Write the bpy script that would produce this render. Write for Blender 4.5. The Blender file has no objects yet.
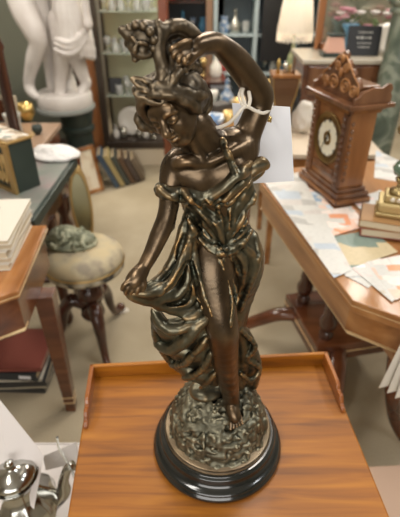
import bpy, bmesh, math, random
import numpy as np
from mathutils import Vector, Matrix, Euler
C = bpy.context.scene.collection
PI = math.pi
R = math.radians
rnd = random.Random(7)

# ------------------------------------------------------------------ camera
CAM_H = 1.55
PITCH = R(33.5)
FPX = 457.0
cam_d = bpy.data.cameras.new('camera')
cam = bpy.data.objects.new('camera', cam_d)
C.objects.link(cam)
cam.location = (0, 0, CAM_H)
cam.rotation_euler = (PI/2 - PITCH, 0, 0)
cam_d.sensor_fit = 'HORIZONTAL'
cam_d.sensor_width = 36.0
cam_d.lens = 36.0*FPX/400.0
cam_d.clip_start = 0.02
cam_d.dof.use_dof = True
cam_d.dof.focus_distance = 0.63
cam_d.dof.aperture_fstop = 7.0
bpy.context.scene.camera = cam

# ------------------------------------------------------------------ light
sc = bpy.context.scene
sc.view_settings.view_transform = 'Standard'
sc.view_settings.look = 'None'
sc.view_settings.gamma = 1.0
sc.view_settings.use_curve_mapping = False
sc.view_settings.exposure = 0.28
w = bpy.data.worlds.new('shop_air'); sc.world = w
w.use_nodes = True
w.node_tree.nodes['Background'].inputs['Color'].default_value = (1.0, 0.93, 0.83, 1)
w.node_tree.nodes['Background'].inputs['Strength'].default_value = 0.55
def area(name, loc, rot, size, sy, power, col=(1, .95, .88)):
    l = bpy.data.lights.new(name, 'AREA'); l.shape = 'RECTANGLE'
    l.size = size; l.size_y = sy; l.energy = power; l.color = col
    o = bpy.data.objects.new(name, l); C.objects.link(o)
    o.location = loc; o.rotation_euler = rot
    return o
area('ceiling_light', (0.25, 1.7, 2.75), (0, 0, 0), 0.3, 1.2, 20, (1, .93, .84))
area('ceiling_light', (-1.6, 2.6, 2.75), (0, 0, 0), 0.5, 1.2, 26, (1, .93, .84))
area('ceiling_light', (1.6, 3.4, 2.75), (0, 0, 0), 0.5, 1.2, 34, (1, .93, .84))
area('ceiling_light', (-0.9, -0.1, 2.75), (0, 0, 0), 0.3, 1.2, 18, (1, .95, .88))
area('shop_window', (-.3, -2.5, 1.75), (R(82), 0, 0), 2.6, 1.3, 44, (1, .97, .93))
area('ceiling_light', (0.3, 4.8, 2.75), (0, 0, 0), 0.8, 0.8, 34, (1, .93, .84))
area('ceiling_light', (1.5, 0.6, 2.75), (0, 0, 0), 0.3, 1.2, 20, (.93, .96, 1))

# ------------------------------------------------------------------ rays
_f = Vector((0, math.cos(PITCH), -math.sin(PITCH)))
_u = Vector((0, math.sin(PITCH), math.cos(PITCH)))
def ray(px, py):
    return _f + Vector((1, 0, 0))*((px-200)/FPX) + _u*(-(py-258.5)/FPX)
def P(px, py, Y):
    d = ray(px, py); t = Y/d.y
    return Vector((d.x*t, Y, CAM_H + d.z*t))
def Pz(px, py, z):
    d = ray(px, py); t = (z-CAM_H)/d.z
    return Vector((d.x*t, d.y*t, z))
def pxm(p):      # metres that one picture pixel spans at point p
    return (Vector(p)-Vector((0, 0, CAM_H))).dot(_f)/FPX

# ------------------------------------------------------------------ objects
def tag(o, label=None, cat=None, group=None, kind=None):
    if label: o['label'] = label
    if cat: o['category'] = cat
    if group: o['group'] = group
    if kind: o['kind'] = kind
    return o
def thing(name, label, cat, loc=(0, 0, 0), group=None):
    o = bpy.data.objects.new(name, None); C.objects.link(o)
    o.location = loc; o.empty_display_size = .05
    return tag(o, label, cat, group)
def rootloc(o):
    v = Vector((0, 0, 0))
    while o is not None:
        v += Vector(o.location); o = o.parent
    return v
def mesh_obj(name, verts, faces, mat, parent=None, smooth=False, bevel=0, loc=None, smooth_angle=None, seg=2):
    me = bpy.data.meshes.new(name)
    off = rootloc(parent) if parent is not None else Vector(loc or (0, 0, 0))
    if isinstance(verts, np.ndarray):
        V = verts - np.array(off)
        me.vertices.add(len(V)); me.vertices.foreach_set('co', V.astype(np.float32).ravel())
        F = np.asarray(faces)
        k = F.shape[1]
        me.loops.add(F.size); me.loops.foreach_set('vertex_index', F.astype(np.int32).ravel())
        me.polygons.add(len(F)); me.polygons.foreach_set('loop_start', np.arange(0, F.size, k, dtype=np.int32))
        me.update(calc_edges=True); me.validate()
    else:
        me.from_pydata([tuple(Vector(v)-off) for v in verts], [], faces)
        me.update()
    bm = bmesh.new(); bm.from_mesh(me)
    bmesh.ops.recalc_face_normals(bm, faces=bm.faces)
    for f in bm.faces: f.smooth = bool(smooth)
    if smooth_angle:
        for f in bm.faces: f.smooth = True
        for e in bm.edges:
            if len(e.link_faces) == 2 and e.calc_face_angle(0) > smooth_angle: e.smooth = False
    bm.to_mesh(me); bm.free()
    if mat: me.materials.append(mat)
    o = bpy.data.objects.new(name, me); C.objects.link(o)
    if parent is not None: o.parent = parent
    else: o.location = off
    if bevel:
        b = o.modifiers.new('bevel', 'BEVEL'); b.width = bevel; b.segments = seg; b.limit_method = 'ANGLE'
        b.angle_limit = R(40)
    return o

class MB:
    """collects shapes (authored in a local frame, placed by matrix M) for ONE mesh object"""
    def __init__(s, M=None):
        s.v = []; s.f = []; s.M = M or Matrix.Identity(4)
    def add(s, vs, fs, M=None):
        n = len(s.v); T = s.M @ M if M is not None else s.M
        s.v += [T @ Vector(v) for v in vs]
        s.f += [tuple(i+n for i in f) for f in fs]
        return s
    def box(s, c, d, rot=None, taper=1.0):
        x, y, z = [a/2 for a in d]; t = taper
        vs = [(-x*t, -y*t, -z), (x*t, -y*t, -z), (x*t, y*t, -z), (-x*t, y*t, -z), (-x, -y, z), (x, -y, z), (x, y, z), (-x, y, z)]
        M = Matrix.Translation(c)
        if rot: M = M @ Euler(rot).to_matrix().to_4x4()
        return s.add(vs, [(0, 3, 2, 1), (4, 5, 6, 7), (0, 1, 5, 4), (1, 2, 6, 5), (2, 3, 7, 6), (3, 0, 4, 7)], M)
    def prism(s, poly, h0, h1, M=None):     # polygon in xy, from z=h0 to h1
        n = len(poly)
        vs = [(x, y, h0) for x, y in poly] + [(x, y, h1) for x, y in poly]
        fs = [tuple(range(n))[::-1], tuple(range(n, 2*n))] + [(i, (i+1) % n, n+(i+1) % n, n+i) for i in range(n)]
        return s.add(vs, fs, M)
    def lathe(s, prof, c=(0, 0, 0), n=32, M=None, fn=None, cap=True):
        vs = []; fs = []; m = len(prof)
        for (r, z) in prof:
            for k in range(n):
                a = 2*PI*k/n; rr = fn(a, r, z) if fn else r
                vs.append((rr*math.cos(a), rr*math.sin(a), z))
        for i in range(m-1):
            for k in range(n):
                a, b = i*n+k, i*n+(k+1) % n
                fs.append((a, b, b+n, a+n))
        if cap:
            fs.append(tuple(range(n))[::-1]); fs.append(tuple(range((m-1)*n, m*n)))
        T = Matrix.Translation(c)
        return s.add(vs, fs, T @ M if M is not None else T)
    def tube(s, pts, rad, n=10, flat=1.0, cap=True):
        pts = [Vector(p) for p in pts]
        if not hasattr(rad, '__len__'): rad = [rad]*len(pts)
        vs = []; fs = []; up = None
        for i, p in enumerate(pts):
            t = (pts[min(i+1, len(pts)-1)] - pts[max(i-1, 0)])
            t = t.normalized() if t.length > 1e-9 else Vector((0, 0, 1))
            if up is None: up = Vector((0, 0, 1)) if abs(t.z) < .9 else Vector((1, 0, 0))
            a = t.cross(up); a = a.normalized() if a.length > 1e-6 else t.orthogonal().normalized()
            b = a.cross(t).normalized(); up = b
            for k in range(n):
                q = 2*PI*k/n
                vs.append(p + a*(math.cos(q)*rad[i]) + b*(math.sin(q)*rad[i]*flat))
        for i in range(len(pts)-1):
            for k in range(n):
                a, b = i*n+k, i*n+(k+1) % n
                fs.append((a, b, b+n, a+n))
        if cap:
            fs.append(tuple(range(n))[::-1]); fs.append(tuple(range((len(pts)-1)*n, len(pts)*n)))
        return s.add(vs, fs)
    def ball(s, c, r, n=16, m=10):
        if not hasattr(r, '__len__'): r = (r, r, r)
        pr = [(max(math.sin(PI*i/m), 1e-3), -math.cos(PI*i/m)) for i in range(m+1)]
        return s.lathe(pr, c, n, Matrix.Diagonal((r[0], r[1], r[2], 1)))
    def build(s, name, mat, parent=None, **kw):
        return mesh_obj(name, s.v, s.f, mat, parent, **kw)

def smooth_path(pts, n=8):      # Catmull-Rom through 3-D (or n-D) points
    pts = [np.array(p, float) for p in pts]
    q = [2*pts[0]-pts[1]] + pts + [2*pts[-1]-pts[-2]]
    out = []
    for i in range(1, len(q)-2):
        for k in range(n):
            t = k/n
            out.append(.5*((2*q[i]) + (-q[i-1]+q[i+1])*t + (2*q[i-1]-5*q[i]+4*q[i+1]-q[i+2])*t*t + (-q[i-1]+3*q[i]-3*q[i+1]+q[i+2])*t**3))
    out.append(pts[-1])
    return out
def frame(o, ang):    # local frame at o, rotated ang about z
    return Matrix.Translation(o) @ Matrix.Rotation(ang, 4, 'Z')
def copy_tree(o, parent=None, **kw):
    c = o.copy(); C.objects.link(c)
    c.parent = parent
    for ch in [x for x in bpy.data.objects if x.parent == o and x != c]:
        copy_tree(ch, c)
    return c

# ------------------------------------------------------------------ solid sculpting on a grid
class SDF:
    def __init__(s, lo, hi, h):
        s.lo = np.array(lo, float); s.h = h
        s.n = np.ceil((np.array(hi)-s.lo)/h).astype(int)+1
        s.g = np.full(tuple(s.n), .03, np.float32)
    def region(s, lo, hi, m=.012):
        a = np.clip(np.floor((np.array(lo)-m-s.lo)/s.h).astype(int), 0, s.n)
        b = np.clip(np.ceil((np.array(hi)+m-s.lo)/s.h).astype(int)+1, 0, s.n)
        if np.any(b <= a): return None, None
        sl = tuple(slice(int(i), int(j)) for i, j in zip(a, b))
        ax = [(s.lo[i] + s.h*np.arange(a[i], b[i])).astype(np.float32) for i in range(3)]
        return sl, np.meshgrid(*ax, indexing='ij', sparse=True)
    def comb(s, sl, d, k, op):
        g = s.g[sl]
        if op == 'add':
            h = np.maximum(k-np.abs(g-d), 0)/k
            s.g[sl] = np.minimum(g, d) - h*h*k*.25
        else:
            d = -d; h = np.maximum(k-np.abs(g-d), 0)/k
            s.g[sl] = np.maximum(g, d) + h*h*k*.25
    def cap(s, a, b, ra, rb=None, k=.006, op='add'):
        rb = ra if rb is None else rb
        a = np.array(a, float); b = np.array(b, float); r = max(ra, rb)
        sl, X = s.region(np.minimum(a, b)-r, np.maximum(a, b)+r)
        if sl is None: return
        ab = b-a; L = max(float(ab@ab), 1e-12)
        px, py, pz = X[0]-a[0], X[1]-a[1], X[2]-a[2]
        t = np.clip((px*ab[0]+py*ab[1]+pz*ab[2])/L, 0, 1)
        d = np.sqrt((px-t*ab[0])**2+(py-t*ab[1])**2+(pz-t*ab[2])**2) - (ra+(rb-ra)*t)
        s.comb(sl, d, k, op)
    def chain(s, pts, rad, k=.006, op='add', n=4):
        if not hasattr(rad, '__len__'): rad = [rad]*len(pts)
        q = smooth_path([list(p)+[r] for p, r in zip(pts, rad)], n) if n > 1 else [np.array(list(p)+[r]) for p, r in zip(pts, rad)]
        for i in range(len(q)-1):
            s.cap(q[i][:3], q[i+1][:3], max(q[i][3], 1e-4), max(q[i+1][3], 1e-4), k, op)
    def ell(s, c, r, rot=None, k=.008, op='add'):
        c = np.array(c, float); r = np.array(r, float); m = r.max()
        sl, X = s.region(c-m, c+m)
        if sl is None: return
        Rm = np.array(rot if rot is not None else Matrix.Identity(3)).T
        p = [X[0]-c[0], X[1]-c[1], X[2]-c[2]]
        q = [sum(Rm[i][j]*p[j] for j in range(3)) for i in range(3)]
        k0 = np.sqrt(sum((q[i]/r[i])**2 for i in range(3)))
        k1 = np.sqrt(sum((q[i]/r[i]**2)**2 for i in range(3)))
        s.comb(sl, k0*(k0-1)/np.maximum(k1, 1e-6), k, op)
    def disp(s, fn):
        sl, X = s.region(s.lo, s.lo+s.n*s.h)
        s.g += fn(*X).astype(np.float32)
    def noise(s, cell, amp, seed=1, ridged=False):     # smooth value noise pushed into the surface
        g = np.random.default_rng(seed)
        ext = s.n*s.h
        m = [int(ext[i]/(cell[i] if hasattr(cell, '__len__') else cell))+3 for i in range(3)]
        a = g.uniform(-1, 1, m).astype(np.float32)
        for i in range(3):
            c = cell[i] if hasattr(cell, '__len__') else cell
            t = np.arange(s.n[i])*s.h/c; j = t.astype(int); f = (t-j).astype(np.float32); f = f*f*(3-2*f)
            sh = [1, 1, 1]; sh[i] = -1; f = f.reshape(sh)
            a = np.take(a, j, i)*(1-f) + np.take(a, j+1, i)*f
        if ridged: a = 1-2*np.abs(a)
        s.g += amp*a
    def val(s, p):
        i = (np.array(p)-s.lo)/s.h
        if np.any(i < 0) or np.any(i > s.n-2): return .03
        j = np.floor(i).astype(int); f = i-j
        c = s.g[j[0]:j[0]+2, j[1]:j[1]+2, j[2]:j[2]+2]
        c = c[0]*(1-f[0])+c[1]*f[0]; c = c[0]*(1-f[1])+c[1]*f[1]
        return float(c[0]*(1-f[2])+c[1]*f[2])
    def hit(s, px, py, Y0=.38, Y1=.75, lift=0.0):    # first surface seen from the camera along a ray
        d = ray(px, py); t = Y0/d.y
        while t*d.y < Y1:
            p = Vector((0, 0, CAM_H)) + d*t
            v = s.val(p)
            if v <= 0: return Vector((0, 0, CAM_H)) + d*(t - lift/d.length)
            t += max(min(v, .01)*.8, .0008)
        return None
    def strokes(s, pix, rad, k=.004, op='add', lift=0.0, n=5):
        """a ridge (or groove) laid along the sculpted surface; pix: (px, py) points"""
        q = smooth_path([list(p) for p in pix], n)
        rr = smooth_path([[r] for r in rad], n) if hasattr(rad, '__len__') else [[rad]]*len(q)
        if hasattr(rad, '__len__') and len(rad) != len(pix):
            tt = np.linspace(0, len(rad)-1, len(q)); rr = [[np.interp(t, range(len(rad)), rad)] for t in tt]
        seg = []; hits = []
        for a in q: hits.append(s.hit(a[0], a[1], lift=lift))
        for i in range(len(q)-1):
            a, b = hits[i], hits[i+1]
            if a is None or b is None or (a-b).length > .025: continue
            seg.append((a, b, rr[i][0], rr[i+1][0]))
        for a, b, r1, r2 in seg: s.cap(a, b, r1, r2, k, op)
    def mesh(s):
        g = s.g; ins = g < 0
        nx, ny, nz = g.shape
        corners = [ins[i:nx-1+i, j:ny-1+j, k:nz-1+k] for i in (0, 1) for j in (0, 1) for k in (0, 1)]
        cnt = sum(c.astype(np.int8) for c in corners)
        act = np.argwhere((cnt > 0) & (cnt < 8))
        idx = -np.ones((nx-1, ny-1, nz-1), np.int64)
        idx[act[:, 0], act[:, 1], act[:, 2]] = np.arange(len(act))
        acc = np.zeros((len(act), 3)); num = np.zeros(len(act))
        offs = [(i, j, k) for i in (0, 1) for j in (0, 1) for k in (0, 1)]
        gv = {o: g[act[:, 0]+o[0], act[:, 1]+o[1], act[:, 2]+o[2]] for o in offs}
        for a in offs:
            for ax in range(3):
                if a[ax] == 0:
                    b = list(a); b[ax] = 1; b = tuple(b)
                    va, vb = gv[a], gv[b]; m = (va < 0) != (vb < 0)
                    t = np.where(m, va/np.where(va-vb == 0, 1, va-vb), 0)
                    q = np.tile(np.array(a, float), (len(act), 1)); q[:, ax] = t
                    acc[m] += q[m]; num[m] += 1
        V = s.lo + s.h*(act + acc/num[:, None])
        F = []
        for ax in range(3):
            o = [0, 0, 0]; o[ax] = 1
            A = ins[:nx-o[0], :ny-o[1], :nz-o[2]]; B = ins[o[0]:, o[1]:, o[2]:]
            e = np.argwhere(A != B)
            u, v = [(1, 2), (2, 0), (0, 1)][ax]
            ok = (e[:, u] > 0) & (e[:, v] > 0) & (e[:, u] < g.shape[u]-1) & (e[:, v] < g.shape[v]-1)
            e = e[ok]
            fl = A[e[:, 0], e[:, 1], e[:, 2]]
            c = []
            for du, dv in ((-1, -1), (0, -1), (0, 0), (-1, 0)):
                q = e.copy(); q[:, u] += du; q[:, v] += dv
                c.append(idx[q[:, 0], q[:, 1], q[:, 2]])
            c = np.stack(c, 1)
            c[~fl] = c[~fl][:, ::-1]
            F.append(c)
        F = np.concatenate(F)
        F = F[(F >= 0).all(1)]
        return V, F
    def build(s, name, mat, parent=None, **kw):
        V, F = s.mesh()
        # light smoothing of the net
        return mesh_obj(name, V, F, mat, parent, smooth=True, **kw)
def rotm(ax, ay, az): return Euler((ax, ay, az)).to_matrix()
def basis(x, y):       # orthonormal basis with columns x, y', z
    x = Vector(x).normalized(); z = x.cross(Vector(y)).normalized(); y = z.cross(x)
    return Matrix((x, y, z)).transposed()

# ------------------------------------------------------------------ materials
def nt(name):
    m = bpy.data.materials.new(name); m.use_nodes = True
    return m, m.node_tree.nodes, m.node_tree.links, m.node_tree.nodes['Principled BSDF']
def plain(name, col, rough=.5, metal=0, **kw):
    m, N, L, b = nt(name)
    b.inputs['Base Color'].default_value = (*col, 1)
    b.inputs['Roughness'].default_value = rough; b.inputs['Metallic'].default_value = metal
    for k, v in kw.items(): b.inputs[k.replace('_', ' ')].default_value = v
    return m
def ramp(N, stops):
    r = N.new('ShaderNodeValToRGB'); e = r.color_ramp.elements
    while len(e) < len(stops): e.new(.5)
    for x, (p, c) in zip(e, stops): x.position = p; x.color = (*c, 1)
    return r
def noisy(name, stops, scale=20, rough=.5, metal=0, stretch=(1, 1, 1), bump=0, detail=4, coat=0, rough2=None, distort=0, bscale=None, rotz=0):
    m, N, L, b = nt(name)
    tc = N.new('ShaderNodeTexCoord'); mp = N.new('ShaderNodeMapping')
    mp.inputs['Scale'].default_value = stretch; mp.inputs['Rotation'].default_value = (0, 0, rotz)
    L.new(tc.outputs['Object'], mp.inputs['Vector'])
    n = N.new('ShaderNodeTexNoise'); n.inputs['Scale'].default_value = scale; n.inputs['Detail'].default_value = detail
    n.inputs['Distortion'].default_value = distort
    L.new(mp.outputs[0], n.inputs['Vector'])
    r = ramp(N, stops); L.new(n.outputs['Fac'], r.inputs['Fac']); L.new(r.outputs['Color'], b.inputs['Base Color'])
    b.inputs['Roughness'].default_value = rough; b.inputs['Metallic'].default_value = metal
    if rough2 is not None:
        mr = N.new('ShaderNodeMapRange'); L.new(n.outputs['Fac'], mr.inputs['Value'])
        mr.inputs['From Min'].default_value = .3; mr.inputs['From Max'].default_value = .7
        mr.inputs['To Min'].default_value = rough; mr.inputs['To Max'].default_value = rough2
        L.new(mr.outputs[0], b.inputs['Roughness'])
    if coat: b.inputs['Coat Weight'].default_value = coat; b.inputs['Coat Roughness'].default_value = .12
    if bump:
        n2 = n
        if bscale:
            n2 = N.new('ShaderNodeTexNoise'); n2.inputs['Scale'].default_value = bscale; L.new(tc.outputs['Object'], n2.inputs['Vector'])
        bp = N.new('ShaderNodeBump'); bp.inputs['Strength'].default_value = bump; bp.inputs['Distance'].default_value = .01
        L.new(n2.outputs['Fac'], bp.inputs['Height']); L.new(bp.outputs[0], b.inputs['Normal'])
    return m
def wood(name, dark, mid, light, scale=9, axis='x', rough=.3, coat=.35, yaw=0):
    st = {'x': (.12, 1.6, 1.6), 'y': (1.6, .12, 1.6), 'z': (1.6, 1.6, .12)}[axis]
    return noisy(name, [(.3, dark), (.5, mid), (.72, light)], scale=scale, rough=rough, stretch=st, bump=.02, detail=8, coat=coat, distort=.6, rotz=yaw)
# ------------------------------------------------------------------ bronze statue
def metal_patina(name, deep, mid, edge, rough=.26, metal=.92, p0=.455, p1=.565):
    m, N, L, b = nt(name)
    g = N.new('ShaderNodeNewGeometry'); tc = N.new('ShaderNodeTexCoord')
    n = N.new('ShaderNodeTexNoise'); n.inputs['Scale'].default_value = 28; n.inputs['Detail'].default_value = 6
    L.new(tc.outputs['Object'], n.inputs['Vector'])
    a = N.new('ShaderNodeMath'); a.operation = 'MULTIPLY_ADD'; a.inputs[1].default_value = .09; a.inputs[2].default_value = -.045
    L.new(n.outputs['Fac'], a.inputs[0])
    s = N.new('ShaderNodeMath'); L.new(g.outputs['Pointiness'], s.inputs[0]); L.new(a.outputs[0], s.inputs[1])
    r = ramp(N, [(p0, deep), ((p0+p1)/2, mid), (p1, edge)])
    L.new(s.outputs[0], r.inputs['Fac']); L.new(r.outputs['Color'], b.inputs['Base Color'])
    b.inputs['Metallic'].default_value = metal
    mr = N.new('ShaderNodeMapRange'); L.new(n.outputs['Fac'], mr.inputs['Value'])
    mr.inputs['To Min'].default_value = rough-.08; mr.inputs['To Max'].default_value = rough+.14
    L.new(mr.outputs[0], b.inputs['Roughness'])
    n2 = N.new('ShaderNodeTexNoise'); n2.inputs['Scale'].default_value = 160; L.new(tc.outputs['Object'], n2.inputs['Vector'])
    bp = N.new('ShaderNodeBump'); bp.inputs['Strength'].default_value = .12; bp.inputs['Distance'].default_value = .002
    L.new(n2.outputs['Fac'], bp.inputs['Height']); L.new(bp.outputs[0], b.inputs['Normal'])
    return m
M_skin = metal_patina('bronze_skin', (.035, .030, .022), (.125, .088, .055), (.42, .28, .155), .28)
M_dress = metal_patina('bronze_dress', (.022, .026, .018), (.135, .125, .088), (.50, .30, .12), .33)
M_hair = metal_patina('bronze_hair', (.035, .03, .022), (.12, .095, .065), (.36, .27, .17), .38)
M_rock = metal_patina('bronze_ground', (.035, .036, .024), (.14, .13, .09), (.40, .37, .26), .42, .75, .45, .56)
M_socle = plain('black_marble', (.012, .014, .013), .16, 0, Coat_Weight=.6, Coat_Roughness=.08)

# ------------------------------------------------------------------ room shell
M_carpet = noisy('carpet', [(.3, (.37, .305, .20)), (.7, (.50, .425, .30))], scale=3, rough=.95, detail=6, bump=.25, bscale=140)
def carpet_ribs(m):
    N, L = m.node_tree.nodes, m.node_tree.links; b = N['Principled BSDF']
    tc = N.new('ShaderNodeTexCoord'); wv = N.new('ShaderNodeTexWave'); wv.inputs['Scale'].default_value = 32; wv.bands_direction = 'X'
    wv.inputs['Distortion'].default_value = .6
    L.new(tc.outputs['Object'], wv.inputs['Vector'])
    mx = N.new('ShaderNodeMixRGB'); mx.blend_type = 'MULTIPLY'; mx.inputs['Fac'].default_value = .22
    old = b.inputs['Base Color'].links[0].from_socket
    L.new(old, mx.inputs[1]); L.new(wv.outputs['Color'], mx.inputs[2]); L.new(mx.outputs[0], b.inputs['Base Color'])
carpet_ribs(M_carpet)
M_wall = noisy('wall_paint', [(.3, (.42, .38, .30)), (.7, (.48, .44, .36))], scale=2, rough=.8)
M_ceil = plain('ceiling_paint', (.52, .49, .44), .9)
def struct(name, c, d, m): return tag(MB().box(c, d).build(name, m, loc=c), kind='structure')
struct('floor', (0, 1.75, -.05), (6.4, 9.1, .1), M_carpet)
struct('wall_back', (0, 6.25, 1.4), (6.4, .1, 2.8), M_wall)
struct('wall_left', (-3.15, 1.75, 1.4), (.1, 9.1, 2.8), M_wall)
struct('wall_right', (3.15, 1.75, 1.4), (.1, 9.1, 2.8), M_wall)
struct('wall_front', (0, -2.75, 1.4), (6.4, .1, 2.8), M_wall)
struct('ceiling', (0, 1.75, 2.85), (6.4, 9.1, .1), M_ceil)
M_oak = wood('honey_oak', (.17, .052, .001), (.29, .094, .002), (.40, .145, .006), rough=.5, coat=.06, scale=34)
M_oak_y = wood('honey_oak_side', (.16, .042, .007), (.27, .082, .014), (.38, .135, .028), axis='y', rough=.3, coat=.4, scale=22)
M_mah = wood('mahogany', (.065, .020, .008), (.12, .038, .014), (.19, .068, .026), rough=.22, coat=.5)
M_mahd = wood('dark_mahogany', (.030, .010, .006), (.06, .020, .010), (.10, .036, .018), rough=.2, coat=.5, axis='z')
M_wal = wood('walnut', (.20, .075, .020), (.33, .14, .042), (.46, .23, .085), rough=.3, coat=.4, axis='y')
M_walz = wood('walnut_carved', (.08, .032, .014), (.15, .062, .026), (.25, .12, .055), rough=.3, coat=.4, axis='z')
M_pale = wood('satinwood_line', (.60, .42, .20), (.70, .50, .26), (.80, .62, .36), rough=.35)
M_brass = plain('brass', (.62, .44, .16), .28, 1)
M_gilt = metal_patina if False else plain('gilt', (.60, .42, .18), .4, .9)
M_white = plain('white_card', (.84, .86, .92), .6)
M_paper = plain('paper', (.68, .63, .54), .7)
M_cream = plain('cream_paper', (.62, .53, .38), .75)
M_black = plain('black_paint', (.015, .016, .018), .35)
M_dgreen = noisy('dark_green_paint', [(.3, (.018, .03, .025)), (.7, (.035, .05, .042))], scale=8, rough=.45)
M_glass = plain('clear_glass', (.92, .98, .97), .03, 0, Transmission_Weight=.9, IOR=1.45)
M_silver = plain('silver_plate', (.50, .50, .47), .16, 1)
M_marble = noisy('white_marble', [(.35, (.64, .59, .55)), (.6, (.74, .70, .66))], scale=5, rough=.35, detail=6)
def print_mat(name, base, cols, sc_=(14, 22), seed=0, thr=.5):
    m, N, L, b = nt(name)
    tc = N.new('ShaderNodeTexCoord'); mp = N.new('ShaderNodeMapping'); mp.inputs['Scale'].default_value = (sc_[0], sc_[1], 1); mp.inputs['Location'].default_value = (seed*3.1, seed*1.7, 0)
    L.new(tc.outputs['Object'], mp.inputs['Vector'])
    v = N.new('ShaderNodeTexVoronoi'); v.distance = 'CHEBYCHEV'; v.inputs['Scale'].default_value = 1; v.inputs['Randomness'].default_value = .75
    L.new(mp.outputs[0], v.inputs['Vector'])
    sp = N.new('ShaderNodeSeparateColor'); L.new(v.outputs['Color'], sp.inputs[0])
    r = N.new('ShaderNodeValToRGB'); r.color_ramp.interpolation = 'CONSTANT'; e = r.color_ramp.elements
    st = [(0, base)]+[(thr+(1-thr)*i/len(cols), c) for i, c in enumerate(cols)]
    while len(e) < len(st): e.new(.5)
    for x, (p_, c) in zip(e, st): x.position = p_; x.color = (*c, 1)
    L.new(sp.outputs[0], r.inputs['Fac'])
    br = N.new('ShaderNodeTexNoise'); br.inputs['Scale'].default_value = 1; mp2 = N.new('ShaderNodeMapping'); mp2.inputs['Scale'].default_value = (60, 420, 1)
    L.new(tc.outputs['Object'], mp2.inputs['Vector']); L.new(mp2.outputs[0], br.inputs['Vector'])
    rr = ramp(N, [(.42, (.78, .78, .78)), (.5, (1, 1, 1))]); L.new(br.outputs['Fac'], rr.inputs['Fac'])
    mx = N.new('ShaderNodeMixRGB'); mx.blend_type = 'MULTIPLY'; mx.inputs['Fac'].default_value = .6
    L.new(r.outputs[0], mx.inputs[1]); L.new(rr.outputs[0], mx.inputs[2]); L.new(mx.outputs[0], b.inputs['Base Color'])
    b.inputs['Roughness'].default_value = .45
    return m
# ------------------------------------------------------------------ white marble group on its pedestal
DYM = .70
pt = P(61, 110, 3.40); PZ = pt.z; pcx, pcy = pt.x, 3.54
t = thing('pedestal', 'dark green column pedestal under the white marble figures', 'pedestal', (pcx, pcy, 0))
MB().lathe([(.02, PZ-.028), (.215, PZ-.028), (.22, PZ-.012), (.215, PZ), (.02, PZ)], (pcx, pcy, 0), 40).build('top', plain('grey_stone', (.30, .32, .30), .35), t, smooth_angle=.7)
MB().lathe([(.14, .001), (.14, .04), (.115, .05), (.105, .08), (.105, PZ-.20), (.125, PZ-.19), (.125, PZ-.16), (.11, PZ-.15), (.13, PZ-.06), (.13, PZ-.029)], (pcx+.07, pcy, 0), 40).build('column', M_dgreen, t, smooth_angle=.7)
t = thing('marble_group', 'white marble group of two bare legged figures, one draped, on the pedestal', 'statue', (pcx, pcy, PZ+.001))
MB().lathe([(.02, PZ+.001), (.20, PZ+.001), (.204, PZ+.01), (.204, PZ+.085), (.195, PZ+.097), (.02, PZ+.097)], (pcx, pcy, 0), 48).build('base', M_marble, t, smooth_angle=.7)
def S(px, py, Y): return P(px, py, (Y-2.66)*1.25+3.51)
def fig(name, parts, ells, ns=None):
    lo_ = Vector((pcx-.42, pcy-.34, PZ+.06)); hi_ = Vector((pcx+.40, pcy+.32, 2.05))
    s = SDF(lo_, hi_, .0065)
    for ch, k in parts:
        q = [S(a, b, c) for a, b, c, _ in ch]; s.chain(q, [r*pxm(p) for (_, _, _, r), p in zip(ch, q)], k, n=4)
    for c, r, k in ells: s.ell(S(*c), r, None, k)
    if ns: s.noise(*ns)
    s.build(name, M_marble, t)
# man striding at the left: trunk, arms and head rise above the frame
fig('standing_figure', [
    ([(32, -70, 2.66, 15), (30, -45, 2.66, 17), (26, -20, 2.66, 15)], .03),
    ([(32, -104, 2.64, 9), (33, -96, 2.64, 10)], .01), ([(32, -90, 2.66, 5), (32, -78, 2.66, 6)], .02),
    ([(20, -68, 2.62, 6), (12, -45, 2.56, 5), (20, -28, 2.52, 4), (34, -24, 2.52, 3)], .015),
    ([(44, -66, 2.66, 6), (52, -46, 2.62, 5), (62, -34, 2.60, 4)], .015),
    ([(18, -12, 2.64, 13), (24, 10, 2.60, 12), (34, 30, 2.57, 10), (38, 42, 2.57, 7.5), (34, 58, 2.60, 7), (30, 74, 2.63, 5), (29, 84, 2.64, 4), (31, 91, 2.63, 4), (37, 97, 2.60, 3.4)], .02),
    ([(34, -12, 2.70, 13), (40, 10, 2.70, 11), (46, 34, 2.71, 9), (48, 46, 2.71, 7.5), (51, 62, 2.74, 7), (52, 80, 2.76, 5), (54, 92, 2.74, 5)], .02)], [])
fig('draped_figure', [
    ([(64, -64, 2.68, 13), (66, -40, 2.68, 13), (64, -16, 2.68, 14)], .03),
    ([(64, -98, 2.66, 8), (65, -90, 2.66, 9)], .01), ([(65, -84, 2.68, 4.5), (65, -72, 2.68, 5)], .02),
    ([(80, -56, 2.64, 5.5), (84, -30, 2.60, 5), (84, -4, 2.58, 4), (87, 18, 2.57, 3.6), (88, 26, 2.56, 4)], .015),
    ([(52, -56, 2.64, 5.5), (46, -34, 2.6, 4.5), (52, -14, 2.58, 4)], .015),
    ([(60, 20, 2.66, 12), (61, 44, 2.65, 8.5), (61, 62, 2.65, 7), (60, 82, 2.66, 5), (60, 96, 2.65, 4.6), (57, 101, 2.62, 4)], .018),
    ([(68, 22, 2.70, 12), (72, 46, 2.69, 8), (78, 62, 2.69, 7), (83, 76, 2.70, 5), (86, 84, 2.70, 4.2), (80, 94, 2.66, 4)], .018)], [])
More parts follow.
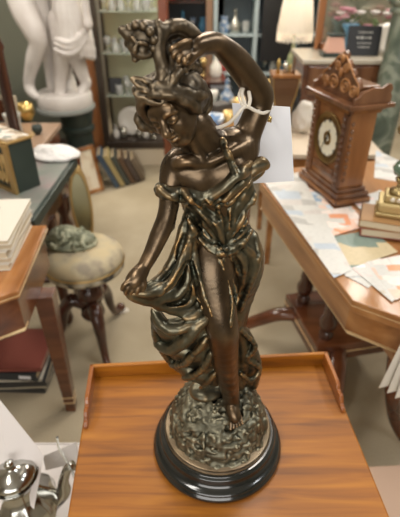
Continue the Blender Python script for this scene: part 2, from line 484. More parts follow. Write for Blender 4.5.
# drapery skirt with its gathered fold
s = SDF(Vector((pcx-.25, pcy-.30, PZ+.15)), Vector((pcx+.38, pcy+.32, 1.85)), .0065)
for i in range(16):
    a = 2*PI*i/16
    s.chain([S(66+7*math.cos(a), -14, 2.67+.055*math.sin(a)), S(68+11*math.cos(a), 12, 2.67+.075*math.sin(a)), S(71+16*math.cos(a), 34, 2.67+.09*math.sin(a)), S(74+19*math.cos(a), 54+3*math.cos(a), 2.67+.10*math.sin(a))], [.034, .036, .031, .024], .024, n=3)
for y0, y1, r in ((38, 28, .016), (43, 34, .014), (49, 40, .014)):
    s.chain([S(55, y0, 2.56), S(66, y0+5, 2.545), (S(78, y0+1, 2.55)), S(88, y1-4, 2.565)], [.012, r*1.2, r*1.2, .012], .008)
s.noise((.03, .03, .12), .007, 6)
s.build('drapery', M_marble, t)
s = SDF(Vector((pcx-.15, pcy-.1, PZ+.05)), Vector((pcx+.25, pcy+.28, PZ+.6)), .007)
s.chain([S(70, 102, 2.74), S(67, 80, 2.78), S(66, 58, 2.78)], [.06, .05, .03], .02); s.noise(.04, .012, 9)
s.build('tree_stump', M_marble, t)

# ------------------------------------------------------------------ glazed display cabinet with glassware
M_post = plain('dark_frame', (.05, .035, .025), .35)
M_redw = wood('red_mahogany', (.14, .035, .015), (.22, .06, .025), (.30, .09, .04), axis='z')
M_case = plain('cabinet_lining', (.62, .62, .42), .7)
cX0, cX1, cY0, cY1 = -.80, -.30, 3.85, 4.25
t = thing('display_cabinet', 'glazed display cabinet full of glassware behind the bronze head', 'cabinet', ((cX0+cX1)/2, cY0+.2, 0))
MB().box(((cX0+cX1)/2, 4.24, 1.0), (cX1-cX0, .02, 2.0)).build('back_panel', M_case, t)
cm = MB(); cm.box((cX0, cY0, 1.05), (.05, .04, 1.9)); cm.box((cX0, cY1, 1.05), (.04, .04, 1.9)); cm.build('left_stile', M_post, t, bevel=.004)
cm = MB(); cm.box((cX1+.02, cY0, 1.05), (.065, .05, 1.9)); cm.box((cX1+.02, cY1, 1.05), (.04, .04, 1.9)); cm.build('right_stile', M_redw, t, bevel=.004)
cm = MB(); cm.box(((cX0+cX1)/2, cY0, .19), (cX1-cX0, .05, .06)); cm.box(((cX0+cX1)/2, (cY0+cY1)/2, .21), (cX1-cX0, cY1-cY0, .02)); cm.build('bottom_rail', M_post, t, bevel=.004)
MB().box(((cX0+cX1)/2, (cY0+cY1)/2, .08), (cX1-cX0-.02, cY1-cY0+.02, .158)).build('plinth', plain('cream_plinth', (.70, .60, .45), .6), t, bevel=.004)
MB().box(((cX0+cX1)/2, (cY0+cY1)/2, 2.02), (cX1-cX0+.08, cY1-cY0+.08, .06)).build('cornice', M_post, t, bevel=.01)
shz = [.58, .905, 1.20, 1.50]
for z_ in shz: MB().box(((cX0+cX1)/2, (cY0+cY1)/2+.02, z_), (cX1-cX0-.05, .34, .010)).build('shelf', plain('shelf_glass', (.66, .74, .62), .1, 0, Transmission_Weight=.3), t)
l = area('cabinet_lamp', ((cX0+cX1)/2, 4.0, 1.95), (0, 0, 0), .4, .1, 13, (1, .93, .74)); 
# its vessels
prof_ = {'wine_glass': [(.028, 0), (.028, .003), (.004, .006), (.004, .05), (.022, .07), (.030, .10), (.027, .125), (.025, .125), (.027, .10), (.004, .058)],
         'tumbler': [(.026, 0), (.030, .003), (.034, .09), (.032, .09), (.027, .008), (.002, .008)],
         'bowl': [(.03, 0), (.03, .008), (.045, .02), (.07, .06), (.068, .06), (.04, .022), (.002, .014)],
         'decanter': [(.04, 0), (.048, .02), (.045, .08), (.016, .12), (.014, .16), (.02, .165), (.001, .19)],
         'jug': [(.035, 0), (.048, .03), (.045, .07), (.028, .10), (.034, .13), (.032, .13), (.026, .10), (.002, .02)]}
M_cg = plain('cut_glass', (.93, .95, .92), .12, 0, Transmission_Weight=.55, IOR=1.5)
M_china = plain('white_china', (.80, .76, .68), .2)
M_bchina = noisy('blue_china', [(.45, (.70, .74, .76)), (.55, (.15, .25, .42))], scale=30, rough=.2)
M_pchina = plain('pink_china', (.76, .48, .44), .3)
M_sil = plain('dull_silver', (.55, .53, .46), .25, .9)
protos = {}
side = ['left', 'middle', 'right']
def vessel(kind, mat, pos, lab, cat, group, s_=1):
    key = (kind, mat.name)
    if key not in protos:
        o = MB().lathe(prof_[kind], n=20, cap=False).build(kind, mat, smooth=True, loc=(0, 0, 0)); protos[key] = o
    else:
        o = protos[key].copy(); C.objects.link(o)
    o.location = pos; o.scale = (s_, s_, s_)
    return tag(o, lab, cat, group)
ordw = ['at the left end', 'second from left', 'third from left', 'third from right', 'second from right', 'at the right end']
rowname = {.215: 'on the cabinet floor', .58: 'on the lowest glass shelf', .905: 'on the middle glass shelf', 1.20: 'on the top visible glass shelf'}
for z_ in (.22, .585, .91, 1.205):
    nm = rowname[min(rowname, key=lambda k: abs(k-z_))]
    for row in (0, 1):
        nn = 6
        for i in range(nn):
            x = cX0+.07+(cX1-cX0-.14)*(i+.5*row)/(nn-.5); y = cY0+.09+.14*row
            if z_ == .585 and i < 1: continue
            if z_ == .22 and 1 <= i <= 3 and row == 1: continue
            if z_ == .22 and i == 2: continue
            k = ['wine_glass', 'tumbler', 'decanter', 'wine_glass', 'bowl', 'jug'][(i*5+row*2+int(z_*10)) % 6]
            mt = M_cg if z_ > .4 else (M_sil if (i+row) % 2 else M_china)
            if z_ == .585 and k == 'bowl': k = 'tumbler'
            if k == 'bowl': k = 'jug'
            mw = {'name': None}
            word = {'wine_glass': 'stemmed', 'tumbler': 'straight', 'decanter': 'tall necked', 'jug': 'pear shaped'}[k]
            material = 'glass' if mt is M_cg else ('silver' if mt is M_sil else 'china')
            vessel(k, mt, (x+rnd.uniform(-.006, .006), y, z_+.001), '%s %s vessel %s, %s, %s row' % (word, material, ordw[i], nm, 'front' if row == 0 else 'rear'), 'vessel', '%s %s vessels %s, %s row' % (word, material, nm, 'front' if row == 0 else 'rear'), .62 if k in ('jug', 'decanter') else .92)
o = MB().box((-.70, 3.98, .65), (.10, .05, .12), rot=(-.2, 0, 0)).build('jewellery_box', M_black, loc=(-.70, 3.98, .59), bevel=.003); tag(o, 'small black upright box at the left of the lowest glass shelf', 'box')
pd_ = Matrix.Translation((-.60, 4.02, .345)) @ Matrix.Rotation(R(78), 4, 'X')
o = MB(pd_).lathe([(.001, .0), (.07, .002), (.115, .012), (.12, .014), (.115, .018), (.07, .008), (.001, .006)], n=40).build('plate', M_china, smooth=True, loc=(-.60, 4.02, .23)); tag(o, 'round pale plate standing on edge in the display cabinet floor', 'plate')

# orange-brown tall cupboard side beside the pedestal
p0 = Pz(104, 160, 0)
t = thing('pine_cupboard', 'tall orange-brown cupboard standing between pedestal and glazed cabinet', 'cupboard', (-.915, 4.05, 0))
M_or = wood('orange_pine', (.36, .13, .04), (.48, .19, .07), (.58, .26, .10), axis='z', rough=.35)
MB().box((-.93, 4.08, 1.0), (.15, .30, 2.0)).build('carcass', M_or, t, bevel=.006)
MB().box((-.93, 3.922, 1.02), (.11, .016, 1.7)).build('door', M_or, t, bevel=.004)
MB().lathe([(.001, 0), (.012, .004), (.012, .014), (.001, .02)], (-.90, 3.912, .88), 14, Matrix.Rotation(PI/2, 4, 'X')).build('key_plate', M_brass, t, smooth=True)

# big mirror, far left behind the marble group
t = thing('pier_mirror', 'large grey-green mirror with dark narrow frame behind the marble figures', 'mirror', (-1.45, 3.75, 0))
MB().box((-1.42, 3.85, .98), (.80, .02, 1.5)).build('mirror_glass', plain('dim_mirror', (.22, .23, .18), .35, .4), t)
cm = MB(); 
for c, d in (((-1.0, 3.84, .98), (.04, .04, 1.56)), ((-1.84, 3.84, .98), (.04, .04, 1.56)), ((-1.42, 3.84, 1.75), (.88, .04, .04)), ((-1.42, 3.84, .22), (.88, .04, .05))): cm.box(c, d)
cm.build('frame', M_post, t, bevel=.004)
for x in (-1.75, -1.09): MB().box((x, 3.86, .10), (.08, .10, .20)).build('foot', M_post, t, bevel=.004)
# slanting red-brown post at far left: a hat stand
hx = P(6, 90, 2.17)
t = thing('hat_stand', 'dark red-brown turned pole stand at the far left edge', 'stand', (hx.x, 2.17, 0))
MB().lathe([(.085, 0.001), (.085, .03), (.03, .05), (.026, .3), (.034, .32), (.024, .36), (.026, 1.2), (.034, 1.22), (.022, 1.26), (.022, 1.7), (.004, 1.76)], (hx.x, 2.17, 0), 24).build('pole', M_mahd, t, smooth=True)
# brown chest behind the casket
t = thing('bow_chest', 'brown chest with pale polished top behind the gilt casket', 'chest', (-1.16, 2.55, 0))
b0 = P(18, 128, 2.3); 
CZ = .70
MB().box((-1.16, 2.55, CZ-.015), (.62, .48, .03)).build('chest_top', plain('polished_top', (.42, .28, .19), .18, 0, Coat_Weight=.6), t, bevel=.004)
MB().box((-1.16, 2.56, (CZ-.03)/2), (.58, .44, CZ-.03)).build('carcass', M_mah, t, bevel=.004)
for z_ in (.15, .36, .56):
    d_ = MB().box((-1.16, 2.335, z_), (.54, .016, .17)).build('drawer', M_wal, t, bevel=.003)
    for x in (-1.32, -1.0): MB().ball((x, 2.32, z_), .014).build('knob', M_brass, d_, smooth=True)
M_frost = plain('frosted_glass', (.62, .62, .56), .35, 0, Transmission_Weight=.35)
vp = Pz(16, 134, CZ)
o = MB().lathe([(.03, 0), (.042, .01), (.038, .05), (.045, .10), (.05, .115), (.046, .115), (.034, .05), (.002, .01)], (vp.x, vp.y, CZ+.001), 28, cap=False).build('glass_vase', M_frost, smooth=True, loc=(vp.x, vp.y, CZ)); tag(o, 'frosted glass vase on the brown chest at the left', 'vase')
for i, (px, py, Y, r, h_, m_, lab) in enumerate(((28, 108, 2.5, .05, .10, M_brass, 'small brass bowl on the brown chest below the marble base'), (38, 122, 2.45, .03, .05, M_dgreen, 'small dark green pot on the brown chest'),)):
    q = Pz(px, py+12, CZ)
    o = MB().lathe([(r*.5, 0), (r, h_*.4), (r*.9, h_), (r*.8, h_), (r*.8, h_*.4), (.002, h_*.2)], (q.x, q.y, CZ+.001), 24, cap=False).build('small_pot', m_, smooth=True, loc=(q.x, q.y, CZ)); tag(o, lab, 'pot')
# dark bench and boxes under mirror
o = MB().box((-1.60, 3.30, .30), (.60, .45, .60)).build('dark_trunk', M_dgreen, loc=(-1.60, 3.30, 0), bevel=.01); tag(o, 'dark green trunk on the floor in front of the big mirror', 'trunk')
for i in range(4):
    o = MB(frame(Vector((-1.56+.085*i, 3.2, .601)), .3*i)).box((0, 0, .05+.01*i), (.05, .12, .10+.02*i)).build('trinket_box', [M_gilt, M_paper, M_mahd, M_cream][i], loc=(-1.56+.085*i, 3.2, .601), bevel=.003)
    tag(o, ['gilt', 'white', 'dark brown', 'cream'][i]+' trinket box on the dark green trunk', 'box')

# ------------------------------------------------------------------ wall cabinet with blue china, centre back
t = thing('wall_cabinet', 'long dark open cabinet of blue and white china behind the scarf', 'cabinet', (-.05, 5.2, 0))
MB().box((-.05, 5.38, .95), (1.0, .02, 1.7)).build('back_panel', plain('cabinet_dark', (.07, .08, .09), .5), t)
for x in (-.55, .42): MB().box((x, 5.2, .95), (.05, .38, 1.8)).build('side_panel', M_redw, t, bevel=.004)
for z_ in (.30, .62, .90, 1.18, 1.50): MB().box((-.065, 5.2, z_), (.93, .34, .025)).build('shelf', M_mahd, t, bevel=.003)
MB().box((-.065, 5.2, .06), (.95, .38, .12)).build('plinth', M_mahd, t)
mats = [M_bchina, M_china, plain('red_lacquer', (.5, .06, .05), .3), plain('blue_glass', (.10, .30, .50), .15), M_cg, M_sil]
mnames = ['blue and white', 'plain white', 'red', 'blue glass', 'clear glass', 'silver']
ord9 = ['leftmost', 'second from left', 'third from left', 'fourth from left', 'central', 'fourth from right', 'third from right', 'second from right', 'rightmost']
ord7 = ['leftmost', 'second from left', 'third from left', 'central', 'third from right', 'second from right', 'rightmost']
kk = ['jug', 'decanter', 'tumbler', 'wine_glass', 'bowl']
for j, z_ in enumerate((.915, 1.195, .635)):
    for i in range(9):
        m_i = (i*3+j*2) % 6; k = kk[(i*2+j) % 5]
        vessel(k, mats[m_i], (-.47+.10*i, 5.12, z_), '%s %s, %s on the %s shelf of the dark cabinet' % (mnames[m_i], k.replace('_', ' '), ord9[i], ['middle', 'upper', 'lower'][j]), 'vessel', 'china on the dark cabinet shelves', .62 if k == 'bowl' else 1.0)
# orange pillar
pX = P(215, 15, 4.9)
o = MB().box((pX.x, 4.9, 1.0), (.17, .10, 2.0)).build('wood_pillar', plain('apricot_paint', (.66, .40, .26), .5), loc=(pX.x, 4.9, 0), bevel=.006); tag(o, 'apricot-coloured square pillar between the two back cabinets', 'pillar')
# black panelled cabinet and glass bookcase
t = thing('glass_bookcase', 'pale blue-grey glazed bookcase left of the fringed lamp', 'bookcase', (.62, 4.7, 0))
M_bl = plain('blue_grey_paint', (.40, .48, .50), .5)
MB().box((.62, 4.86, .85), (.96, .02, 1.7)).build('back_panel', plain('bookcase_back', (.16, .2, .22), .5), t)
for x in (.14, .50, .86, 1.10): MB().box((x, 4.7, .85), (.035, .32, 1.7)).build('stile', M_bl, t, bevel=.003)
for z_ in (.30, .62, .95, 1.27): MB().box((.62, 4.7, z_), (.96, .30, .02)).build('shelf', M_bl, t, bevel=.002)
MB().box((.70, 4.53, 1.0), (.30, .02, .52)).build('black_door', M_black, t, bevel=.003)
for j, z_ in enumerate((.961, 1.281, .631)):
    for i in range(7):
        if .55 < .22+.12*i < .88 and z_ < 1.2: pass
        m_i = (i*5+j) % 6; k = kk[(i+2*j) % 4]
        vessel(k, mats[m_i], ([.22, .32, .42, .615, .695, .775, .98][i], 4.66, z_), '%s %s, %s on the %s shelf of the glazed bookcase' % (mnames[m_i], k.replace('_', ' '), ord7[i], ['middle', 'upper', 'lower'][j]), 'vessel', 'ornaments in the glazed bookcase', .8 if .5 < [.22, .32, .42, .615, .695, .775, .98][i] < .86 else 1.05)

# ------------------------------------------------------------------ dark counter and tables in the middle distance
def simple_table(name, lab, x0, x1, y0, y1, z, mtop, mleg, shelf=None):
    t = thing(name, lab, 'table', ((x0+x1)/2, (y0+y1)/2, 0))
    MB().box(((x0+x1)/2, (y0+y1)/2, z-.012), (x1-x0, y1-y0, .024)).build('table_top', mtop, t, bevel=.003)
    MB().box(((x0+x1)/2, (y0+y1)/2, z-.074), (x1-x0-.05, y1-y0-.05, .10)).build('apron', mleg, t, bevel=.003)
    for x in (x0+.04, x1-.04):
        for y in (y0+.04, y1-.04): MB().box((x, y, (z-.12)/2), (.04, .04, z-.125), taper=.7).build('leg', mleg, t, bevel=.002)
    if shelf: MB().box(((x0+x1)/2, (y0+y1)/2, shelf), (x1-x0-.06, y1-y0-.06, .02)).build('shelf', mleg, t, bevel=.002)
    return t
simple_table('side_table', 'dark side table crowded with ornaments behind the raised arm', -.10, .42, 3.35, 3.75, .60, plain('teal_glass_top', (.16, .30, .30), .15), M_mahd, .3)
simple_table('glass_counter', 'dark low table left of centre behind the bronze hair', -.22, .22, 4.05, 4.42, .66, M_mahd, M_mahd, .35)
simple_table('pale_table', 'pale topped work table behind the mantel clock', .36, .95, 2.25, 2.75, .70, plain('limed_top', (.62, .52, .40), .4), M_wal)
tt = simple_table('writing_table', 'pinkish topped table behind the bronze shoulder', -.04, .34, 2.55, 3.0, .70, plain('rose_top', (.58, .40, .32), .3), M_mah)
spots = [(-.03, 3.48, .601), (.10, 3.44, .601), (.20, 3.5, .601), (.29, 3.46, .601), (.375, 3.52, .601), (-.1, 4.3, .661), (.03, 4.32, .661), (.14, 4.28, .661), (.08, 2.70, .701), (.17, 2.68, .701), (.28, 2.72, .701), (.30, 2.62, .701)]
for i, p in enumerate(spots):
    m_i = (i*5+2) % 6; k = kk[(i*3) % 5]
    wh = 'dark side table' if i < 5 else ('low dark table' if i < 8 else 'pinkish table')
    vessel(k, mats[m_i] if i % 3 else M_gilt, p, '%s %s on the %s' % (mnames[m_i] if i % 3 else 'gilt', k.replace('_', ' '), wh), 'vessel', 'ornaments on the %s' % wh, 1.1)
for i, (x, y, z_, sx_, sy_, sz_, col, lab) in enumerate(((.16, 3.62, .60, .16, .12, .12, (.04, .04, .045), 'black box at the back of the dark side table'), (.355, 3.66, .60, .08, .08, .16, (.35, .12, .10), 'small red box at the back of the dark side table'), (-.06, 3.62, .60, .12, .10, .10, (.6, .55, .45), 'cream box at the back of the dark side table'),
        (.12, 2.86, .70, .12, .1, .10, (.07, .06, .05), 'dark brown box on the pinkish table'), (.28, 2.88, .70, .10, .08, .05, (.6, .58, .55), 'grey box on the pinkish table'), (.05, 3.5, .31, .2, .16, .12, (.12, .14, .14), 'dark box on the lower shelf of the side table'), (.33, 3.5, .31, .2, .16, .09, (.5, .45, .4), 'pale box on the lower shelf of the side table'))):
    o = MB(frame(Vector((x, y, z_+.001)), .2*i)).box((0, 0, sz_/2), (sx_, sy_, sz_)).build('storage_box', plain('box_paint', col, .5), loc=(x, y, z_+.001), bevel=.003); tag(o, lab, 'box')
# dark upright clock case, centre
# bell shaped jardiniere on the pale table
ux = P(280, 125, 2.52); UM = Matrix.Translation((ux.x, 2.52, .701)) @ Matrix.Diagonal((.78, .9, 1.22, 1)) @ Matrix.Translation((-ux.x, -2.52, -.701))
t = thing('metal_urn', 'brown metal bell shaped urn with gilt edges behind the white tag', 'urn', (ux.x, 2.52, .701))
M_um = plain('brown_metal', (.20, .12, .07), .3, .6)
MB(UM).box((ux.x, 2.52, .711), (.14, .11, .02)).build('base', M_pchina, t, bevel=.003)
vs = []; fs = []
rg_ = [(.050, .72), (.040, .75), (.045, .80), (.060, .86), (.075, .90), (.082, .93), (.085, .965), (.080, .97)]
for k, (r, z_) in enumerate(rg_):
    vs += [(-r, -r*.8, z_), (r, -r*.8, z_), (r, r*.8, z_), (-r, r*.8, z_)]
    if k: fs += [((k-1)*4+j, (k-1)*4+(j+1) % 4, k*4+(j+1) % 4, k*4+j) for j in range(4)]
fs += [(3, 2, 1, 0), tuple(len(vs)-4+j for j in range(4))]
MB(UM @ Matrix.Translation((ux.x, 2.52, 0))).add(vs, fs).build('body', M_um, t, bevel=.006)
cm = MB(UM @ Matrix.Translation((ux.x, 2.52, 0)))
for a_, b_ in ((-1, -1), (1, -1), (1, 1), (-1, 1)): cm.tube([(a_*r, b_*r*.8, z_) for r, z_ in rg_], .004, 6)
cm.build('gilt_edging', M_gilt, t)
MB(UM).box((ux.x, 2.52, .976), (.185, .15, .014)).build('lid', M_wal, t, bevel=.003)
for i, (dx, h_, r) in enumerate(((-.05, .07, .014), (.0, .05, .02), (.05, .08, .010), (.03, .04, .012))):
    o = MB().lathe([(r, 0), (r*.4, h_*.3), (r*.9, h_*.6), (r*.5, h_*.85), (.001, h_)], (ux.x+dx*.8, 2.50+.02*(i % 2), .701+(.9835-.701)*1.22), 14).build('small_figurine', [M_brass, M_sil, M_um, M_brass][i], smooth=True, loc=(ux.x+dx*.8, 2.5, 1.046)); tag(o, ['tall brass', 'squat silver', 'tall brown', 'short brass'][i]+' figurine on the lid of the bell shaped urn', 'figurine')
# black bag and white cloth beside the urn
for px, py, Y, rr, m_, nm, lab, cat in ((296, 98, 2.68, (.026, .04, .13), M_black, 'black_bag', 'small black cloth bag standing between urn and chest', 'bag'), (305, 112, 2.60, (.065, .06, .09), plain('pale_cloth', (.66, .62, .55), .9), 'cloth_bundle', 'pale crumpled cloth bundle on the work table behind the clock', 'cloth')):
    q = P(px, py, Y); q.z = .70+rr[2]*1.0
    s = SDF(q-Vector(rr)*1.4, q+Vector(rr)*1.4, .006); s.ell(q, rr, None, .01); s.noise(.035, .012, 5)
    s.g = np.maximum(s.g, (.7015-(s.lo[2]+s.h*np.arange(s.n[2])))[None, None, :].astype(np.float32))
    o = s.build(nm, m_, loc=(q.x, q.y, .701)); tag(o, lab, cat)

# ------------------------------------------------------------------ chest of drawers behind the clock
h0, h1 = P(305, 60, 3.0), P(386, 52, 3.0)
hz = h0.z-.01; hw = h1.x-h0.x
t = thing('tall_chest', 'dark wood chest with pale top behind the mantel clock', 'chest', ((h0.x+h1.x)/2, 3.2, 0))
MB().box(((h0.x+h1.x)/2, 3.2, hz), (hw+.03, .44, .025)).build('chest_top', plain('pale_stone_top', (.50, .45, .36), .25), t, bevel=.004)
MB().box(((h0.x+h1.x)/2, 3.2, (hz-.013)/2), (hw, .40, hz-.014)).build('carcass', M_mah, t, bevel=.005)
for k in range(4):
    z_ = hz-.11-k*.2
    d_ = MB().box(((h0.x+h1.x)/2, 2.993, z_), (hw-.06, .018, .17)).build('drawer', M_walz, t, bevel=.004)
    for sx_ in (-1, 1):
        x = (h0.x+h1.x)/2+sx_*hw*.28
        MB().tube([(x-.04, 2.984, z_+.01), (x-.03, 2.97, z_-.015), (x, 2.966, z_-.022), (x+.03, 2.97, z_-.015), (x+.04, 2.984, z_+.01)], .004, 8).build('handle', M_brass, d_, smooth=True)
tz = hz+.0135
# pink house-shaped lamp
lx = P(334, 50, 3.12).x
t = thing('pink_clock_case', 'small pink glass case with dark stepped base on the tall chest', 'ornament', (lx, 3.12, tz))
MB().box((lx, 3.12, tz+.012), (.155, .11, .022)).build('base', M_dgreen, t, bevel=.003)
MB().box((lx, 3.12, tz+.068), (.085, .07, .09), taper=1.45).build('body', plain('pink_glass', (.72, .42, .32), .3), t, bevel=.006)
MB().box((lx, 3.12, tz+.121), (.10, .085, .014)).build('lid', M_dgreen, t, bevel=.003)
# black sign
sgx = P(363, 38, 3.14).x
FSg = Matrix.Translation((sgx, 3.10, tz+.001)) @ Matrix.Rotation(-.12, 4, 'Z') @ Matrix.Rotation(R(-10), 4, 'X')
t = thing('black_sign', 'black display card with small faded white lettering on the tall chest', 'sign', (sgx, 3.1, tz+.001))
MB(FSg).box((0, .01, .087), (.20, .012, .17)).build('panel', M_black, t, bevel=.002)
MB(Matrix.Translation((sgx, 3.14, tz+.001))).box((0, .02, .05), (.06, .03, .10)).build('easel', M_black, t)
cm = MB(FSg)
for j, (z_, n_, w_) in enumerate(((.135, 6, .010), (.105, 4, .016), (.075, 7, .008), (.052, 5, .010))):
    for i in range(n_): cm.box((-.5*n_*w_*1.5+i*w_*1.5+.01, .0035, z_), (w_, .001, w_*(.5+.5*((i*7+j) % 3)/2)))
cm.build('lettering', plain('faded_white', (.45, .45, .42), .6), t)
px_ = P(383, 40, 3.12).x
o = MB(Matrix.Translation((px_+.03, 3.155, tz+.092)) @ Matrix.Rotation(R(72), 4, 'X')).lathe([(.001, 0), (.06, .002), (.088, .010), (.09, .012), (.06, .007), (.001, .005)], n=36).build('standing_plate', M_china, smooth=True, loc=(px_, 3.13, tz)); tag(o, 'white plate standing on edge beside the black sign', 'plate')
# overmantel mirror with pink flowers above the chest
mx0, mx1 = P(321, 20, 3.36).x, P(396, 20, 3.36).x
t = thing('chest_mirror', 'tall wood framed mirror standing on the chest behind the black sign', 'mirror', ((mx0+mx1)/2, 3.36, tz))
M_cm = wood('mirror_frame_wood', (.22, .08, .03), (.32, .13, .05), (.42, .19, .08), axis='z')
cm = MB()
for c, d in (((mx0, 3.37, tz+.35), (.045, .03, .70)), ((mx1, 3.37, tz+.35), (.045, .03, .70)), (((mx0+mx1)/2, 3.37, tz+.68), (mx1-mx0, .03, .045)), (((mx0+mx1)/2, 3.37, tz+.02), (mx1-mx0, .03, .04))): cm.box(c, d)
cm.build('frame', M_cm, t, bevel=.004)
MB().box(((mx0+mx1)/2, 3.38, tz+.35), (mx1-mx0-.02, .008, .66)).build('mirror_glass', plain('mirror_silver', (.62, .62, .50), .18, .85), t)
# bouquet bowls
rg = random.Random(3)
M_fl = [plain('petal_pink', (.72, .42, .44), .7), plain('petal_white', (.80, .74, .70), .7), plain('petal_rose', (.55, .25, .30), .7)]
M_leaf = plain('leaf_green', (.16, .22, .09), .6)
for bi, (px, py) in enumerate(((352, 18), (380, 22))):
    q = P(px, py, 3.24)
    t = thing('flower_vase', ['blue vase of pink and white flowers behind the black sign', 'green vase of pink flowers at the right of the tall chest'][bi], 'vase', (q.x, 3.24, tz))
    top = q.z-.03
    MB().lathe([(.03, tz+.001), (.034, tz+.01), (.018, tz+.03), (.03, top-.05), (.055, top-.01), (.05, top), (.002, top-.01)], (q.x, 3.24, 0), 20).build('vase_body', [plain('blue_pot', (.12, .28, .42), .3), plain('olive_pot', (.30, .30, .08), .3)][bi], t, smooth=True)
    for k in range(9):
        c = (q.x+rg.uniform(-.075, .075), 3.24+rg.uniform(-.05, .05), top+rg.uniform(.0, .09))
        MB().lathe([(.001, -.012), (.02, -.004), (.030, .010), (.022, .012), (.012, .006), (.001, .010)], c, 15, fn=lambda a, r, z: r*(1+.18*math.sin(5*a))).build('flower', M_fl[k % 3], t, smooth=True)
    cm = MB()
    for k in range(12):
        a = rg.uniform(0, 2*PI); r = .06; c = Vector((q.x, 3.24, top)); e = c+Vector((math.cos(a)*.085, math.sin(a)*.06, rg.uniform(-.01, .06)))
        cm.add([c, (c+e)/2+Vector((-.012, 0, .01)), e, (c+e)/2+Vector((.012, 0, .012))], [(0, 1, 2, 3)])
    cm.build('leaves', M_leaf, t)
# green marble column, right edge
gx = P(397, 60, 2.9).x
M_gm = noisy('green_marble', [(.3, (.07, .09, .07)), (.5, (.12, .15, .115)), (.62, (.26, .29, .23))], scale=6, rough=.2, detail=8, distort=1.5, coat=.4)
t = thing('marble_column', 'mottled green marble column at the right edge', 'column', (gx, 2.9, 0))
MB().lathe([(.085, .08), (.088, 1.0), (.082, 1.05), (.08, 1.28)], (gx, 2.9, 0), 40).build('shaft', M_gm, t, smooth_angle=.8)
MB().lathe([(.13, .001), (.13, .04), (.11, .05), (.11, .08)], (gx, 2.9, 0), 40).build('base', M_gm, t, smooth_angle=.8)
MB().lathe([(.08, 1.28), (.095, 1.285), (.10, 1.30), (.09, 1.315), (.12, 1.34), (.12, 1.37)], (gx, 2.9, 0), 40).build('capital', M_gm, t, smooth_angle=.8)
# fringed lamp with green vase stem
fx = P(295, 32, 3.66).x
t = thing('fringed_lamp', 'table lamp with tall cream fringed shade and green stem', 'lamp', (fx, 3.66, .70))
lz = P(295, 32, 3.66).z
M_shade = plain('cream_silk', (.82, .72, .58), .8, 0, Emission_Strength=.35); M_shade.node_tree.nodes['Principled BSDF'].inputs['Emission Color'].default_value = (1, .85, .62, 1)
MB().lathe([(.125, lz), (.128, lz+.002), (.108, lz+.16), (.08, lz+.32), (.078, lz+.32), (.106, lz+.16), (.122, lz+.002)], (fx, 3.66, 0), 48, cap=False, fn=lambda a, r, z: r*(1+.03*math.cos(16*a))).build('lamp_shade', M_shade, t, smooth=True)
cm = MB()
for k in range(60):
    a = 2*PI*k/60; cm.tube([(fx+.125*math.cos(a), 3.66+.125*math.sin(a), lz+.002), (fx+.126*math.cos(a), 3.66+.126*math.sin(a), lz-.055+.008*math.sin(k*2.3))], .004, 5)
tag(cm.build('fringe', M_shade, t), kind='stuff')
MB().lathe([(.05, .701), (.055, .72), (.02, .74), (.03, .80), (.045, .86), (.035, .93), (.014, .98), (.010, lz+.15)], (fx, 3.66, 0), 28).build('stem', noisy('green_glaze', [(.4, (.20, .28, .14)), (.6, (.42, .44, .26))], scale=20, rough=.25), t, smooth=True)
simple_table('lamp_table', 'small brown table carrying the fringed lamp', fx-.25, fx+.28, 3.46, 3.85, .70, M_wal, M_mah)
for i in range(5):
    vessel(['tumbler', 'jug', 'decanter', 'tumbler', 'jug'][i], [M_gilt, M_china, M_sil, M_um, M_gilt][i], (fx-.20+.09*i, 3.52, .701), ['gilt straight', 'white pear shaped', 'silver necked', 'brown straight', 'gilt pear shaped'][i]+' vessel on the small brown lamp table', 'vessel', None, 1)
# pale curtain behind the lamp
s_ = MB(); n_ = 60; x0, x1 = 1.20, 1.72
vs = []; 
for i in range(n_+1):
    x = x0+(x1-x0)*i/n_; y = 5.0+.03*math.sin(i*1.1)
    vs += [(x, y, .02), (x, y, 2.3), (x, y+.004, .02), (x, y+.004, 2.3)]
fs = []
for i in range(n_):
    a = i*4; b = a+4; fs += [(a, b, b+1, a+1), (a+2, a+3, b+3, b+2), (a, a+2, b+2, b), (a+1, b+1, b+3, a+3)]
o = mesh_obj('curtain', vs, fs, plain('cream_cloth', (.70, .62, .50), .9), loc=((x0+x1)/2, 5.0, 0), smooth=True); tag(o, 'long cream curtain hanging behind the fringed lamp', 'curtain')
# ------------------------------------------------------------------ stool with carved ornament
sc0 = Pz(83, 258, .50)
sr = .165
sx, sy = sc0.x-.005, sc0.y+.03
M_tap = noisy('needlepoint', [(.42, (.50, .41, .25)), (.55, (.44, .375, .25)), (.68, (.27, .23, .17))], scale=13, rough=.9, detail=3, bump=.3, bscale=260)
M_tapd = noisy('needlepoint_border', [(.42, (.05, .045, .04)), (.5, (.35, .30, .20)), (.6, (.45, .40, .30))], scale=22, rough=.9, detail=2)
st = thing('piano_stool', 'round piano stool with needlepoint seat on a dark tripod', 'stool', (sx, sy, 0))
FS = frame(Vector((sx, sy, 0)), 0)
MB(FS).lathe([(.02, .46), (.150, .462), (.166, .475), (.167, .49), (.158, .512), (.135, .528), (.09, .537), (.02, .54)], n=56).build('seat', M_tap, st, smooth=True)
MB(FS).lathe([(.02, .43), (.155, .432), (.166, .44), (.168, .465), (.150, .47)], n=56).build('seat_band', M_tapd, st, smooth=True)
MB(FS).lathe([(.165, .464), (.1705, .468), (.165, .473)], n=56, cap=False).build('piping', M_gilt, st, smooth=True)
MB(FS).lathe([(.03, .41), (.14, .418), (.145, .43), (.03, .432)], n=40).build('seat_rail', M_mahd, st, smooth=True)
